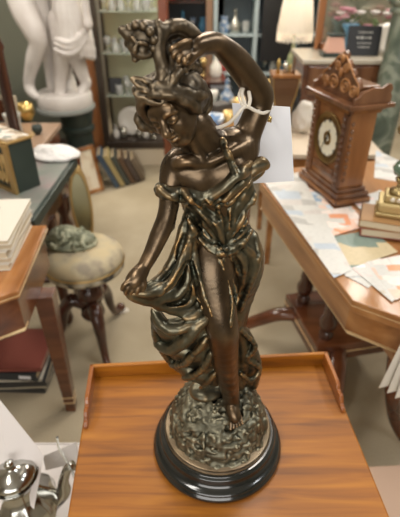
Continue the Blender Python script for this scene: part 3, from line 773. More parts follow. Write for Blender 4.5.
MB(FS).lathe([(.045, .16), (.055, .18), (.05, .21), (.033, .23), (.036, .25), (.06, .28), (.064, .30), (.045, .335), (.03, .35), (.038, .36), (.06, .37), (.064, .385), (.05, .40), (.05, .412)], n=32).build('column', M_mahd, st, smooth=True)
fa = [Pz(103, 355, 0), Pz(127, 303, 0), Pz(35, 343, 0)]
for i, f_ in enumerate(fa):
    d = Vector((f_.x-sx, f_.y-sy, 0)); L = .235; ang = math.atan2(d.y, d.x)
    ang = [-1.15, .35, 3.45][i] if False else ang
    d = Vector((math.cos(ang), math.sin(ang), 0))
    pts = [d*.03+Vector((0, 0, .23)), d*.085+Vector((0, 0, .255)), d*.13+Vector((0, 0, .20)), d*.15+Vector((0, 0, .11)), d*.18+Vector((0, 0, .045)), d*.22+Vector((0, 0, .022)), d*.245+Vector((0, 0, .03))]
    q = smooth_path([tuple(p)+(w,) for p, w in zip(pts, (.03, .032, .027, .020, .017, .018, .02))], 5)
    lg = MB(FS).tube([p[:3] for p in q], [p[3] for p in q], 12).build('leg', M_mahd, st, smooth=True)
    MB(FS).ball(tuple(d*.24+Vector((0, 0, .024))), .024).build('scroll_foot', M_mahd, lg, smooth=True)
    if i == 1:
        o = MB(frame(Vector((sx, sy, 0))+d*.255, .5)).box((.0, -.02, .002), (.05, .03, .002)).build('sale_ticket', M_paper, loc=Vector((sx, sy, 0))+d*.255)
        tag(o, 'small white sale ticket by the scroll foot of the piano stool', 'ticket')
# carved grey-green ornament lying on the seat
M_verd = noisy('verdigris', [(.35, (.14, .15, .10)), (.55, (.27, .28, .19)), (.7, (.42, .40, .28))], scale=30, rough=.5, metal=.3, bump=.3)
oc = Vector((sx-.045, sy+.02, .535))
s = SDF(oc-Vector((.15, .12, .03)), oc+Vector((.16, .13, .12)), .0028)
s.ell(oc+Vector((0, 0, .012)), (.11, .075, .020), None, .01); s.ell(oc+Vector((-.03, .01, .045)), (.065, .05, .036), None, .012); s.ell(oc+Vector((.05, .0, .03)), (.05, .045, .026), None, .012)
rg = np.random.default_rng(2)
for i in range(26):
    a = rg.uniform(0, 2*PI); r = rg.uniform(.02, .1); p = oc+Vector((r*math.cos(a),   .8*r*math.sin(a), .052-.3*r))
    d = Vector((rg.uniform(-1, 1), rg.uniform(-1, 1), rg.uniform(-.3, .3)))*.025
    s.chain([p-d, p+Vector((0, 0, .012)), p+d], [.004, .009, .004], .005)
for a0 in (.6, 1.0): s.chain([oc+Vector((.02+.06*math.cos(a), .055*math.sin(a), .035)) for a in np.linspace(-1.6, 2.2, 8)], .007, .006)
s.noise(.012, .003, 3, True)
o = s.build('carved_ornament', M_verd, loc=oc); tag(o, 'grey-green cast leaf and scroll ornament lying on the needlepoint stool', 'ornament')

# ------------------------------------------------------------------ inlaid table at the left
nc, fc, lc = Pz(18, 291, .76), Pz(52, 213, .76), Pz(0, 302, .76)
ay = math.atan2((fc-nc).y, (fc-nc).x)-PI/2
F = frame(Vector((nc.x, nc.y, 0)), ay)
L1 = (fc-nc).length-.09
t = thing('inlaid_table', 'polished mahogany table with pale inlay lines below the stacked albums', 'table', F @ Vector((-.25, .25, 0)))
M_mo = wood('golden_mahogany', (.26, .10, .03), (.42, .18, .06), (.55, .27, .10), rough=.2, coat=.7, axis='y')
pol = [(0, 0), (0, L1), (-.6, L1), (-.6, -.06), (-.10, -.06)]
MB(F).prism(pol[::-1], .735, .76).build('table_top', M_mo, t, bevel=.003)
MB(F).prism([(.001, .0), (.001, L1), (-.6, L1), (-.6, -.061), (-.10, -.061)][::-1], .743, .746).build('inlay_line', M_pale, t)
MB(F).prism([(-.012, .01), (-.012, L1-.02), (-.6, L1-.02), (-.6, -.045), (-.10, -.045)][::-1], .60, .735).build('apron', M_mah, t, bevel=.002)
MB(F).prism([(-.011, .0), (-.011, .04), (-.11, -.02), (-.3, -.02), (-.3, -.049), (-.105, -.049)][::-1], .61, .615).build('inlay_line', M_pale, t)
# drawer with inlaid panel line on the near front
dr = MB(F).box((-.34, -.052, .67), (.44, .014, .10)).build('drawer', M_mo, t, bevel=.002)
cm = MB(F)
for z_ in (.635, .705): cm.box((-.34, -.0595, z_), (.38, .002, .003))
for x_ in (-.15, -.53): cm.box((x_, -.0595, .67), (.003, .002, .072))
cm.build('inlay_panel', M_pale, dr)
MB(F).ball((-.34, -.07, .67), .013).build('knob', M_brass, dr, smooth=True)
lw = F.inverted() @ Pz(72, 408, 0)
for x_, y_ in ((lw.x, lw.y), (-.56, lw.y), (-.56, .0)):
    lg = MB(F).box((x_, y_, .30), (.062, .062, .60), taper=.62).build('leg', M_mah, t, bevel=.003)
    if x_ == lw.x:
        for z_ in (.055, .085): MB(F).box((x_, y_, z_), (.044, .044, .005)).build('inlay_band', M_pale, lg)
# albums on the inlaid table
z = .7608
ac = Pz(4, 262, .76)
albums = [('cream album at the bottom of the pile on the inlaid table', .0, .022), ('cream album second from the bottom of the pile', .04, .020), ('cream album in the middle of the pile', -.03, .024), ('cream album second from the top of the pile', .05, .020), ('cream album with grey cover picture topmost of the pile', .0, .016)]
for i, (lab, yw, h_) in enumerate(albums):
    Fa = frame(Vector((ac.x-.125+.004*i, ac.y+.08, z)), ay+yw)
    o = thing('album', lab, 'book', (ac.x-.1, ac.y+.13, z), 'albums piled on the inlaid table')
    MB(Fa).box((0, 0, h_/2), (.30, .27, h_-.004)).build('pages', M_cream, o)
    cv = MB(Fa); cv.box((0, 0, h_-.0015), (.305, .275, .003)); cv.box((0, 0, .0015), (.305, .275, .003)); cv.build('cover', M_paper, o, bevel=.001)
    if i == 4: MB(Fa).box((-.03, -.01, h_+.0004), (.20, .18, .0008)).build('cover_picture', plain('grey_print', (.36, .38, .38), .6), o)
    z += h_+.0008
# framed pieces stacked under the inlaid table
stack_ = [((.30, .26, .022), (.05, .05, .05)), ((.31, .27, .014), (.55, .50, .38)), ((.29, .27, .030), (.035, .035, .035)), ((.30, .25, .012), (.66, .62, .52)), ((.28, .26, .040), (.03, .035, .04)), ((.25, .24, .020), (.26, .07, .05))]
z = .001; bp = Pz(50, 385, 0)
labs = ['black album lowest of the pile under the inlaid table', 'tan folder above the lowest black album', 'thick black album in the middle of the floor pile', 'pale folder between two black albums', 'thick black album with a white sticker under the inlaid table', 'dark red book on top of the floor pile']
for i, ((lx, ly, lz), col) in enumerate(stack_):
    cx, cy_ = bp.x-lx/2-.005+rnd.uniform(-.012, .008), bp.y+ly/2-.045+rnd.uniform(-.01, .01)
    Fa = frame(Vector((cx, cy_, z)), rnd.uniform(-.06, .06))
    o = thing('album', labs[i], 'book', (cx, cy_, z), 'albums piled on the carpet')
    MB(Fa).box((0, 0, lz/2), (lx-.008, ly-.008, lz-.004)).build('pages', M_cream, o)
    cv = MB(Fa); cv.box((0, 0, .0015), (lx, ly, .003)); cv.box((0, 0, lz-.0015), (lx, ly, .003)); cv.box((0, -ly/2+.0015, lz/2), (lx, .003, lz)); cv.build('cover', plain('album_cover', col, .5), o)
    if i == 4: MB(Fa).box((.09, -ly/2-.0006, lz/2), (.05, .001, .018)).build('sticker', M_white, o)
    z += lz+.001

# ------------------------------------------------------------------ leather-topped desk, casket, cloth
g0, g1 = Pz(77, 157, .775), Pz(31, 224, .775)
gy = math.atan2((g0-g1).y, (g0-g1).x)-PI/2; F = frame(Vector((g1.x, g1.y, 0)), gy) @ Matrix.Translation((0, .03, 0)); L2 = (g0-g1).length-.03
M_leather = noisy('faded_leather', [(.35, (.16, .20, .17)), (.5, (.24, .23, .21)), (.65, (.31, .20, .21))], scale=5, rough=.45)
t = thing('leather_desk', 'dark desk with faded green and plum leather top at the left', 'desk', F @ Vector((-.3, .3, 0)))
MB(F).box((-.35, L2/2, .752), (.70, L2, .04)).build('desk_top', M_dgreen, t, bevel=.004)
MB(F).box((-.35, L2/2, .7725), (.66, L2-.04, .003)).build('leather', M_leather, t)
MB(F).box((-.37, L2/2+.02, .66), (.60, L2-.1, .14)).build('apron', M_mahd, t, bevel=.003)
for x_, y_ in ((-.09, .34), (-.09, L2-.05), (-.64, .34), (-.64, L2-.05)):
    MB(F).lathe([(.018, 0), (.028, .03), (.02, .08), (.03, .3), (.034, .45), (.022, .50), (.036, .53), (.036, .60)], (x_, y_, 0), 20).build('leg', M_mahd, t, smooth_angle=.8)
cz = .7745
k0, k1, k2 = Pz(18, 194, cz), Pz(41, 185, cz), Pz(0, 190, cz)
cs_a = math.atan2((k1-k0).y, (k1-k0).x)
F2 = frame(Vector((k0.x, k0.y, cz)), cs_a); cl = (k1-k0).length
t = thing('gilt_casket', 'dark green casket with gilt mounted front on the leather desk', 'box', F2 @ Vector((.12, .12, 0)))
# local x runs along the green side, y away to the left-back
MB(F2).box((cl/2, .13, .0975), (cl, .26, .195)).build('body', M_dgreen, t, bevel=.003)
cm = MB(F2); cm.box((cl/2, .13, .200), (cl+.010, .270, .010)); cm.build('lid', M_gilt, t, bevel=.003)
M_pt = print_mat('lid_inlay', (.70, .62, .50), [(.40, .30, .2), (.8, .76, .7), (.3, .33, .30)], (30, 40), 3, .3)
MB(F2).box((cl/2, .13, .2065), (cl-.01, .25, .004)).build('lid_panel', M_pt, t)
cm = MB(F2)
for y_ in (.01, .25): cm.box((-.003, y_, .0975), (.012, .03, .195))
for i in range(8):
    pts = [(-.008, .04+.026*i+.01*math.cos(a), .0975+.06*math.sin(a)) for a in np.linspace(0, 6.0, 10)]
    cm.tube(pts, .004, 6)
cm.box((-.003, .13, .008), (.014, .26, .016)); cm.box((-.003, .13, .189), (.014, .26, .012)); cm.build('gilt_mount', M_gilt, t, bevel=.002)
# crumpled white cloth
cc = Pz(57, 153, .79)
s = SDF(cc-Vector((.16, .13, .03)), cc+Vector((.16, .15, .07)), .004)
s.ell(cc+Vector((0, 0, -.005)), (.11, .09, .022), None, .01); s.ell(cc+Vector((-.03, .02, .01)), (.07, .05, .022), None, .02)
s.noise((.04, .03, .04), .008, 3); s.noise(.015, .003, 4)
s.g = np.maximum(s.g, (.7748-(s.lo[2]+s.h*np.arange(s.n[2])))[None, None, :].astype(np.float32))
o = s.build('folded_cloth', plain('white_cloth', (.78, .76, .74), .9), loc=(cc.x, cc.y, .775)); tag(o, 'crumpled white cloth on the far end of the leather desk', 'cloth')
# gilt oval mirror leaning under the desk
pb = Pz(80, 245, .0); 
m0 = P(69, 205, 1.98); m0.x += .06
Fm = Matrix.Translation(m0) @ Matrix.Rotation(.3, 4, 'Z') @ Matrix.Rotation(R(78), 4, 'X') @ Matrix.Diagonal((.36, 1.45, 1, 1))
t = thing('gilt_mirror', 'narrow oval gilt mirror leaning beside the leather desk', 'mirror', (m0.x, m0.y, 0))
MB(Fm).lathe([(.105, -.01), (.135, -.008), (.14, .004), (.125, .014), (.105, .006)], n=40, cap=False).build('frame', M_gilt, t, smooth=True)
MB(Fm).lathe([(.001, -.006), (.108, -.006), (.108, -.002), (.001, -.002)], n=40).build('mirror_glass', plain('old_mirror', (.34, .32, .20), .3, .9), t)
p2 = P(84, 150, 2.15)
MB().tube([Pz(90, 248, .05), P(83, 200, 2.02), P(76, 152, 2.12)], [.014]*3, 8).build('prop_stand', M_mah, t)

# ------------------------------------------------------------------ framed picture and row of books on the carpet
q = [Pz(80, 198, 0), Pz(104, 190, 0)]
u = (q[1]-q[0]); W = u.length; an = math.atan2(u.y, u.x)
Fp2 = frame(q[0], an) @ Matrix.Rotation(R(-14), 4, 'X')
t = thing('framed_picture', 'wood framed pale picture leaning on the carpet below the pedestal', 'picture', q[0]+Vector((0, 0, .003)))
H_ = .36
cm = MB(Fp2)
for c, d in (((W/2, 0, .016), (W, .02, .028)), ((W/2, 0, H_-.014), (W, .02, .028)), ((.014, 0, H_/2), (.028, .02, H_)), ((W-.014, 0, H_/2), (.028, .02, H_))): cm.box(c, d)
cm.build('frame', M_wal, t, bevel=.003)
MB(Fp2).box((W/2, .002, H_/2), (W-.04, .008, H_-.04)).build('print', noisy('botanical_print', [(.44, (.80, .72, .56)), (.6, (.70, .58, .42))], scale=14, rough=.6), t)
cols = [(.05, .08, .12), (.42, .33, .15), (.06, .07, .06), (.12, .07, .04), (.08, .06, .05), (.16, .12, .08)]
bl = ['navy book leaning next to the framed picture', 'gold edged book leaning behind the navy one', 'black book in the middle of the leaning row', 'dark brown book with pale page edge in the leaning row', 'near black book, second from the right of the leaning row', 'brown book at the right end of the leaning row']
b0 = Pz(113, 190, 0)
for i, c_ in enumerate(cols):
    Fb = frame(Vector((b0.x+.038*i+.02, b0.y+.02+.03*i, .004)), .15) @ Matrix.Rotation(R(-24), 4, 'Y')
    h_ = .30-.02*i
    o = thing('leaning_book', bl[i], 'book', Fb @ Vector((0, 0, 0)), 'books leaning in a row on the carpet')
    MB(Fb).box((.0175, .10, h_/2), (.022, .19, h_-.01)).build('pages', plain('aged_pages', (.34, .26, .16), .8), o)
    cv = MB(Fb); cv.box((.003, .1, h_/2), (.005, .20, h_)); cv.box((.032, .1, h_/2), (.005, .20, h_)); cv.box((.0175, .001, h_/2), (.034, .006, h_)); cv.build('cover', plain('book_cover', c_, .45), o, bevel=.001)

# ------------------------------------------------------------------ silver jug in a white carton, bottom left
M_wc = plain('carton_white', (.72, .68, .66), .6)
cc = Vector((-.475, .62, 0))
t = thing('white_carton', 'open white carton with raised flaps holding the silver jug', 'box', cc+Vector((0, 0, 0)))
cm = MB(); cm.box((cc.x, cc.y, .005), (.38, .34, .01))
for dx, dy, sx_, sy_ in ((-.19, 0, .004, .34), (.19, 0, .004, .34), (0, -.17, .38, .004), (0, .17, .38, .004)): cm.box((cc.x+dx, cc.y+dy, .20), (sx_, sy_, .40))
cm.build('carton_body', M_wc, t)
def flap(cs):
    q = [P(*c) for c in cs]; n_ = (q[1]-q[0]).cross(q[2]-q[0]).normalized()*.0015
    k = len(q)
    mesh_obj('flap', [v-n_ for v in q]+[v+n_ for v in q], [tuple(range(k)), tuple(range(k, 2*k))[::-1]]+[(i, (i+1) % k, k+(i+1) % k, k+i) for i in range(k)], M_wc, t)
flap([(-12, 385, .66), (44, 455, .60), (30, 530, .50), (-20, 530, .50)])
flap([(43, 456, .68), (76, 442, .68), (80, 462, .66), (46, 470, .66)])
jc = P(58, 500, .50); jz = .402
MB().box((cc.x, cc.y, .398), (.33, .33, .006)).build('packing_board', M_wc, t)
jc = Vector((-.325, .50, .402))
jc = Vector((-.40, .56, .402))
FJ = frame(jc, .3) @ Matrix.Diagonal((1.1, 1.1, 1.0, 1))
t = thing('silver_jug', 'silver plated jug with long spout and looped handle at the bottom left', 'jug', jc)
MB(FJ).lathe([(.02, 0), (.045, .002), (.046, .01), (.028, .02), (.022, .035), (.045, .05), (.064, .075), (.07, .10), (.062, .13), (.042, .155), (.032, .175), (.032, .195), (.045, .215), (.047, .218), (.043, .216), (.030, .195)], n=40, fn=lambda a, r, z: r*(1+.04*math.cos(10*a)*(1 if .05 < z < .16 else 0))).build('body', M_silver, t, smooth=True)
MB(FJ).lathe([(.046, .218), (.04, .232), (.024, .243), (.01, .247), (.006, .255), (.010, .263), (.004, .27)], n=30).build('lid', M_silver, t, smooth=True)
def jt(nm, pts, rad): MB(FJ).tube(smooth_path(pts, 6), rad, 10).build(nm, M_silver, t, smooth=True)
jt('handle', [(-.042, 0, .19), (-.075, 0, .215), (-.10, 0, .19), (-.10, 0, .14), (-.085, 0, .10), (-.066, 0, .09)], .0055)
jt('thumb_scroll', [(-.075, 0, .21), (-.095, 0, .235), (-.115, 0, .225), (-.11, 0, .205)], .004)
pts = smooth_path([(.05, 0, .08, .020), (.078, 0, .11, .016), (.085, 0, .15, .011), (.098, 0, .19, .010), (.112, 0, .20, .011)], 6)
MB(FJ).tube([p[:3] for p in pts], [p[3] for p in pts], 12).build('spout', M_silver, t, smooth=True)
g1_ = P(58, 437, .60); g2_ = P(72, 476, .56)
o = MB().tube(smooth_path([P(57, 437, .62), P(59, 448, .61), P(66, 460, .59), P(76, 480, .56), P(84, 500, .53)], 6), .0028, 8).build('glass_rod', M_glass, smooth=True, loc=P(84, 500, .53))
tag(o, 'thin clear glass rod leaning out of the white carton', 'rod')
# ------------------------------------------------------------------ tray table under the statue
a, b = Pz(90, 364, .786), Pz(327, 351, .786)
TY = math.atan2(b.y-a.y, b.x-a.x); TW = (b-a).length
F = frame(Vector((a.x, a.y, 0)), TY)        # local x along the back edge, y away
t = thing('tray_table', 'honey-coloured wooden tray-top table carrying the bronze statue', 'table', (a.x+TW/2, a.y-.25, 0))
D = .47
MB(F).box((TW/2, -D/2+.006, .738), (TW+.008, D+.012, .024)).build('table_top', M_oak, t, bevel=.004)
g = MB(F); g.box((TW/2, -.004, .768), (TW, .009, .036)); g.build('gallery_rail', M_oak, t, bevel=.0025)
# shaped end: S-scroll stepping down to the top
def side_prof():
    pts = [(0, .75), (0, .786), (-.085, .786), (-.092, .785), (-.098, .781), (-.102, .775), (-.108, .773), (-.115, .776), (-.122, .774), (-.127, .768), (-.130, .762), (-.136, .761), (-.142, .758), (-.145, .75)]
    return pts
for x in (0.0, TW-.009):
    mm = MB(F); pr = side_prof(); n = len(pr)
    vs = [(x, y, z) for y, z in pr]+[(x+.009, y, z) for y, z in pr]
    mm.add(vs, [tuple(range(n)), tuple(range(n, 2*n))[::-1]]+[(i, (i+1) % n, n+(i+1) % n, n+i) for i in range(n)])
    o = mm.build('gallery_side', M_oak_y, t, bevel=.0018)
ap = MB(F)
for c, d in (((TW/2, -.02, .67), (TW-.05, .018, .11)), ((.02, -D/2, .67), (.018, D-.05, .11)), ((TW-.02, -D/2, .67), (.018, D-.05, .11))): ap.box(c, d)
ap.build('apron', M_oak, t, bevel=.002)
dr = MB(F).box((TW/2, -D+.03, .67), (TW-.07, .02, .10)).build('drawer', M_oak, t, bevel=.002)
for x in (.15, TW-.15): MB(F).ball((x, -D+.012, .67), .012).build('knob', M_brass, dr, smooth=True)
for x in (.028, TW-.028):
    for y in (-.028, -D+.03):
        MB(F).lathe([(.012, 0), (.015, .03), (.012, .08), (.02, .30), (.021, .55), (.017, .60), (.023, .61), (.023, .725)], (x, y, 0), 20).build('leg', M_oak, t, smooth_angle=.7)

# ------------------------------------------------------------------ price tag on the raised arm
M_cord = plain('white_cord', (.78, .72, .62), .85)
c0 = [P(232, 103, .625), P(290, 107, .625), P(294, 181, .612), P(240, 184, .612)]
tg = thing('price_tag', 'blank white card tag tied with cord to the raised bronze arm', 'tag', c0[0])
nrm = (c0[1]-c0[0]).cross(c0[3]-c0[0]).normalized()*.0006
mesh_obj('card', [v-nrm for v in c0]+[v+nrm for v in c0], [(0, 1, 2, 3), (7, 6, 5, 4), (0, 4, 5, 1), (1, 5, 6, 2), (2, 6, 7, 3), (3, 7, 4, 0)], M_white, tg)
mb = MB()
def cord(pts, r=.0021): mb.tube(smooth_path([P(*p) for p in pts], 6), r, 8)
cord([(213, 128, .540), (220, 127, .538), (229, 123, .54), (236, 116, .54), (243, 108, .545), (248, 107, .549), (256, 111, .553), (264, 113, .557), (270, 109, .573), (272, 103, .59)])
cord([(246, 107, .547), (243, 99, .550), (242, 92, .552), (246, 84, .565), (249, 82, .58)], .0022)
cord([(248, 108, .549), (250, 100, .552), (249, 92, .556), (250, 85, .57)], .0022)
cord([(244, 108, .546), (240, 101, .548), (239, 94, .552), (243, 86, .56)], .0016)
cord([(256, 111, .555), (263, 110, .570), (268, 112, .62)], .0014)
mb.build('cord', M_cord, tg, smooth=True)
mb = MB(); mb.ball(P(269, 119, .605), .004); mb.tube([P(269, 113, .60), P(268, 119, .603), P(271, 122, .605)], .0012, 6); mb.build('safety_pin', M_brass, tg, smooth=True)

# ------------------------------------------------------------------ right card table
far, near = Pz(259, 180, .76), Pz(352.5, 300, .76)
RY = math.atan2((far-near).y, (far-near).x)-PI/2          # local y runs away along the long edge
F = frame(Vector((near.x, near.y, 0)), RY)
Lf = (far-near).length + .10
cant = F.inverted() @ Vector(Pz(400, 318, .76))
Wd = .62
t = thing('card_table', 'walnut fold-over card table with canted corners under the papers and clock', 'table', F @ Vector((.3, .4, 0)))
def oct_poly(e=0, c=.11):
    return [(-e, -e*.4), (c-.0-e*.3, -.115-e), (Wd, -.115-e), (Wd, Lf+e), (c, Lf+e), (-e, Lf-c)]
MB(F).prism(oct_poly(), .741, .760).build('table_top', M_wal, t, bevel=.003)
MB(F).prism(oct_poly(.0), .719, .7385).build('lower_leaf', M_wal, t, bevel=.003)
MB(F).prism(oct_poly(-.002), .7383, .7412).build('inlay_line', M_pale, t)
MB(F).prism([(.012, .02), (.115, -.095), (Wd-.01, -.095), (Wd-.01, Lf-.02), (.1, Lf-.02), (.012, Lf-.12)], .63, .7192).build('apron', M_wal, t, bevel=.003)
MB(F).prism(oct_poly(-.012), .629, .632).build('bead', M_pale, t)
# pedestal: four turned columns on a platform, four sabre legs
pc = F @ Vector((.30, .50, 0)); Fp = frame(Vector((pc.x, pc.y, 0)), RY)
MB(Fp).box((0, 0, .20), (.36, .36, .085)).build('platform', M_mah, t, bevel=.004)
MB(Fp).box((0, 0, .2005), (.364, .364, .006)).build('inlay_line', M_pale, t)
MB(Fp).box((0, 0, .6155), (.34, .34, .03)).build('bearer', M_mah, t, bevel=.004)
for x in (-.12, .12):
    for y in (-.12, .12):
        MB(Fp).lathe([(.028, .242), (.03, .26), (.02, .275), (.034, .30), (.036, .33), (.022, .36), (.026, .375), (.02, .40), (.018, .55), (.027, .57), (.027, .602)], (x, y, 0), 24).build('column', M_mahd, t, smooth_angle=.8)
def sabre(Fr, ang, parent, L=.40, r=.026, cap=True, mat=None):
    d = Vector((math.cos(ang), math.sin(ang), 0)); s = .18
    pts = [d*s+Vector((0, 0, .20)), d*(s+.08)+Vector((0, 0, .185)), d*(s+.17)+Vector((0, 0, .13)), d*(s+.25)+Vector((0, 0, .075)), d*(s+.32)+Vector((0, 0, .05)), d*(s+.37)+Vector((0, 0, .055))]
    q = smooth_path([tuple(p)+(w,) for p, w in zip(pts, (.036, .038, .036, .032, .027, .022))], 5)
    lg = MB(Fr).tube([p[:3] for p in q], [p[3] for p in q], 12, .75).build('leg', mat or M_mah, parent, smooth=True)
    if cap:
        MB(Fr).tube([pts[4], pts[5]+d*.006], [.0285, .024], 12, .78).build('toe_cap', M_brass, lg, smooth=True)
        MB(Fr).lathe([(.006, .0), (.014, .004), (.014, .026), (.006, .04)], tuple(d*(s+.345)), 12).build('castor', M_brass, lg, smooth=True)
    return lg
for k in range(4): sabre(Fp, PI/4+k*PI/2+.33, t)
# loper that carries the leaf, and a near leg below it
MB(F).prism([(.10, -.11), (.26, -.11), (.26, .1), (.10, .1)], .60, .6275).build('loper', M_wal, t, bevel=.003)

# second table leg, dark, at the right edge
lb = Pz(393, 425, 0)
t = thing('mahogany_stand', 'dark mahogany stand with a curved leg below the hanging papers', 'stand', (lb.x, lb.y, 0))
e0 = Vector((.700, 1.20, .50)); e1 = Pz(402, 442, 0)
q = smooth_path([(e0.x, e0.y, e0.z, .034), (.685, 1.13, .40, .036), (.69, 1.10, .26, .030), (e1.x-.04, e1.y+.03, .10, .024), (e1.x, e1.y, .022, .020)], 5)
MB().tube([p[:3] for p in q], [p[3] for p in q], 12, .8).build('leg', M_mah, t, smooth=True)
MB().box((.95, 1.25, .30), (.045, .045, .60), taper=.6).build('leg', M_mah, t, bevel=.003)
MB().box((.82, 1.22, .54), (.34, .10, .10)).build('rail', M_mah, t, bevel=.003)

# papers over the card table
W_ = (.66, .65, .61)
PR = [print_mat('newsprint', W_, [(.50, .56, .62), (.62, .58, .54), (.48, .47, .44)], (14, 26), 1, .55),
      print_mat('magazine_orange', W_, [(.80, .36, .20), (.84, .58, .46), (.86, .76, .70)], (18, 24), 2, .35),
      print_mat('magazine_blue', W_, [(.30, .42, .56), (.60, .68, .76), (.80, .60, .50)], (26, 34), 3, .4),
      print_mat('magazine_green', (.20, .26, .22), [(.58, .48, .30), (.24, .30, .26)], (9, 11), 4, .45),
      print_mat('magazine_pale', W_, [(.72, .80, .84), (.80, .62, .58), (.60, .54, .44)], (18, 26), 5, .45)]
pl = [  # four picture corners of each sheet, print, label
    ([(262, 179), (300, 172), (352, 270), (334, 278)], 0, 'long white newspaper sheet along the left edge of the card table'),
    ([(296, 180), (322, 196), (340, 216), (304, 214)], 2, 'white page with small blue pictures beside the clock base'),
    ([(306, 214), (352, 206), (366, 226), (326, 238)], 1, 'printed page with orange blocks in front of the clock base'),
    ([(324, 238), (372, 230), (398, 252), (352, 268)], 3, 'dark green magazine cover with a tan panel'),
    ([(318, 226), (334, 236), (366, 276), (346, 277)], 0, 'narrow white sheet half covered by the green magazine'),
    ([(352, 268), (380, 258), (404, 292), (392, 302)], 4, 'pale blue and white catalogue page at the near right of the table'),
    ([(366, 262), (405, 254), (430, 285), (396, 300)], 1, 'white page with a tan advert under the stack of old books'),
    ([(346, 276), (356, 266), (378, 280), (368, 288)], 0, 'small white sheet corner nearest to the bare canted table corner'),
    ([(352, 200), (380, 190), (410, 210), (380, 232)], 4, 'printed page lying between the clock and the brass lamp'),
    ([(376, 150), (398, 160), (420, 185), (374, 178)], 0, 'white newspaper sheet behind the brass lamp'),
]
for i, (cs, k, lab) in enumerate(pl):
    z = .7606+.0005*(9-i if i in (0, 4, 7, 9) else 5+i*.6)
    q = [Pz(x, y, z) for x, y in cs]
    c = sum(q, Vector())/4
    mesh_obj('printed_sheet', q+[v+Vector((0, 0, .0004)) for v in q], [(3, 2, 1, 0), (4, 5, 6, 7), (0, 1, 5, 4), (1, 2, 6, 5), (2, 3, 7, 6), (3, 0, 4, 7)], PR[k], loc=c)
    tag(bpy.data.objects[-1] if False else C.objects[-1], lab, 'paper', 'papers spread over the card table')
# loose sheets hanging at the right edge
for i in range(3):
    q = [F @ Vector((.100+.012*i, -.1205-.003*i, .7615)), F @ Vector((.36, -.1205-.003*i, .7615)), F @ Vector((.37, -.150-.010*i, .585-.012*i)), F @ Vector((.035+.02*i, -.155-.012*i, .57-.012*i))]
    n_ = Vector((0, .0006, 0))
    o = mesh_obj('loose_sheet', q+[v+n_ for v in q], [(3, 2, 1, 0), (4, 5, 6, 7), (0, 1, 5, 4), (1, 2, 6, 5), (2, 3, 7, 6), (3, 0, 4, 7)], M_paper, loc=q[0])
    tag(o, ['rearmost', 'middle', 'front'][i]+' white sheet of three hanging over the near right table edge', 'paper', 'sheets hanging off the card table')
# low boxes at the bottom right
for i, (z, c, lab) in enumerate(((.30, (.50, .34, .24), 'brown flat box beside the tray table, topmost of its pile'), (.22, (.62, .52, .44), 'pale flat box below the brown one at the bottom right'))):
    p = Pz(410+i*4, 480-i*2, z)
    o = MB(frame(Vector((.66, .62, 0)), .05)).box((0, 0, z), (.42+.06*i, .30+.05*i, .07)).build('flat_box', plain('box_card_%s' % 'ab'[i], c, .5), loc=(.66, .62, z-.035), bevel=.004)
    tag(o, lab, 'box')
o = MB(frame(Vector((.66, .62, 0)), .0)).box((0, 0, .09), (.5, .36, .18)).build('storage_crate', plain('crate_card', (.55, .45, .34), .6), loc=(.66, .62, 0), bevel=.005)
tag(o, 'low pale crate on the carpet under the flat boxes', 'box')

# ------------------------------------------------------------------ mantel clock
Lc, Cc, Rc = Pz(293, 173, .762), Pz(335, 208, .762), Pz(372, 204, .762)
cy = math.atan2((Cc-Lc).y, (Cc-Lc).x)
CW, CDp = .30, .15
F = frame(Vector((Cc.x, Cc.y, .7645)), cy) @ Matrix.Translation((-CW/2, CDp/2, 0))     # local: x along the front, -y is the front
ck = thing('mantel_clock', 'carved walnut mantel clock with white dial on the card table', 'clock', F @ Vector((0, 0, 0)))
cm = MB(F); cm.box((0, 0, .012), (CW, CDp, .024)); cm.build('base', M_walz, ck, bevel=.003)
cm = MB(F); cm.box((0, 0, .033), (CW-.02, CDp-.012, .018)); cm.box((0, 0, .050), (CW-.045, CDp-.03, .016)); cm.build('plinth', M_walz, ck, bevel=.004)
bw, bd = CW-.07, CDp-.045
MB(F).box((0, 0, .195), (bw, bd, .28)).build('case', wood('clock_side', (.17, .065, .02), (.26, .105, .034), (.34, .16, .06), axis='z'), ck, bevel=.002)
cm = MB(F)
for i in range(26):
    x = -CW/2+.008+i*(CW-.016)/25; cm.box((x, -CDp/2-.001, .016), (.006, .004, .010))
for i in range(12):
    y = -CDp/2+.008+i*(CDp-.016)/11; cm.box((CW/2+.001, y, .016), (.004, .006, .010))
cm.build('dentil_moulding', M_wal, ck)
for sx in (-1, 1):       # carved pilasters with beads
    cm = MB(F); x = sx*(bw/2-.012)
    cm.box((x, -bd/2-.006, .195), (.028, .016, .27))
    for i in range(11): cm.ball((x, -bd/2-.016, .075+i*.024), (.010, .006, .009), 10, 6)
    cm.build('pilaster', M_walz, ck, bevel=.002)
cm = MB(F)
for i in range(9): cm.ball((bw/2+.003, -bd/2+.014, .09+i*.026), (.005, .008, .009), 8, 6)
cm.build('side_carving', M_walz, ck, smooth=True)
TD = F @ Matrix.Translation((0, -bd/2, .215)) @ Matrix.Rotation(PI/2, 4, 'X') @ Matrix.Diagonal((1.06, 1.10, 1, 1))
o = MB(TD).lathe([(.060, 0), (.086, 0), (.088, .006), (.086, .010), (.082, .008), (.080, .006), (.060, .006)], n=48, cap=False).build('bezel', plain('dark_brass', (.30, .20, .08), .35, 1), ck, smooth=True)
MB(TD).lathe([(.001, .004), (.081, .004), (.081, .0055), (.001, .0055)], n=48).build('dial', noisy('dial_enamel', [(.3, (.80, .74, .56)), (.7, (.88, .85, .72))], scale=14, rough=.3), ck)
cm = MB(TD)
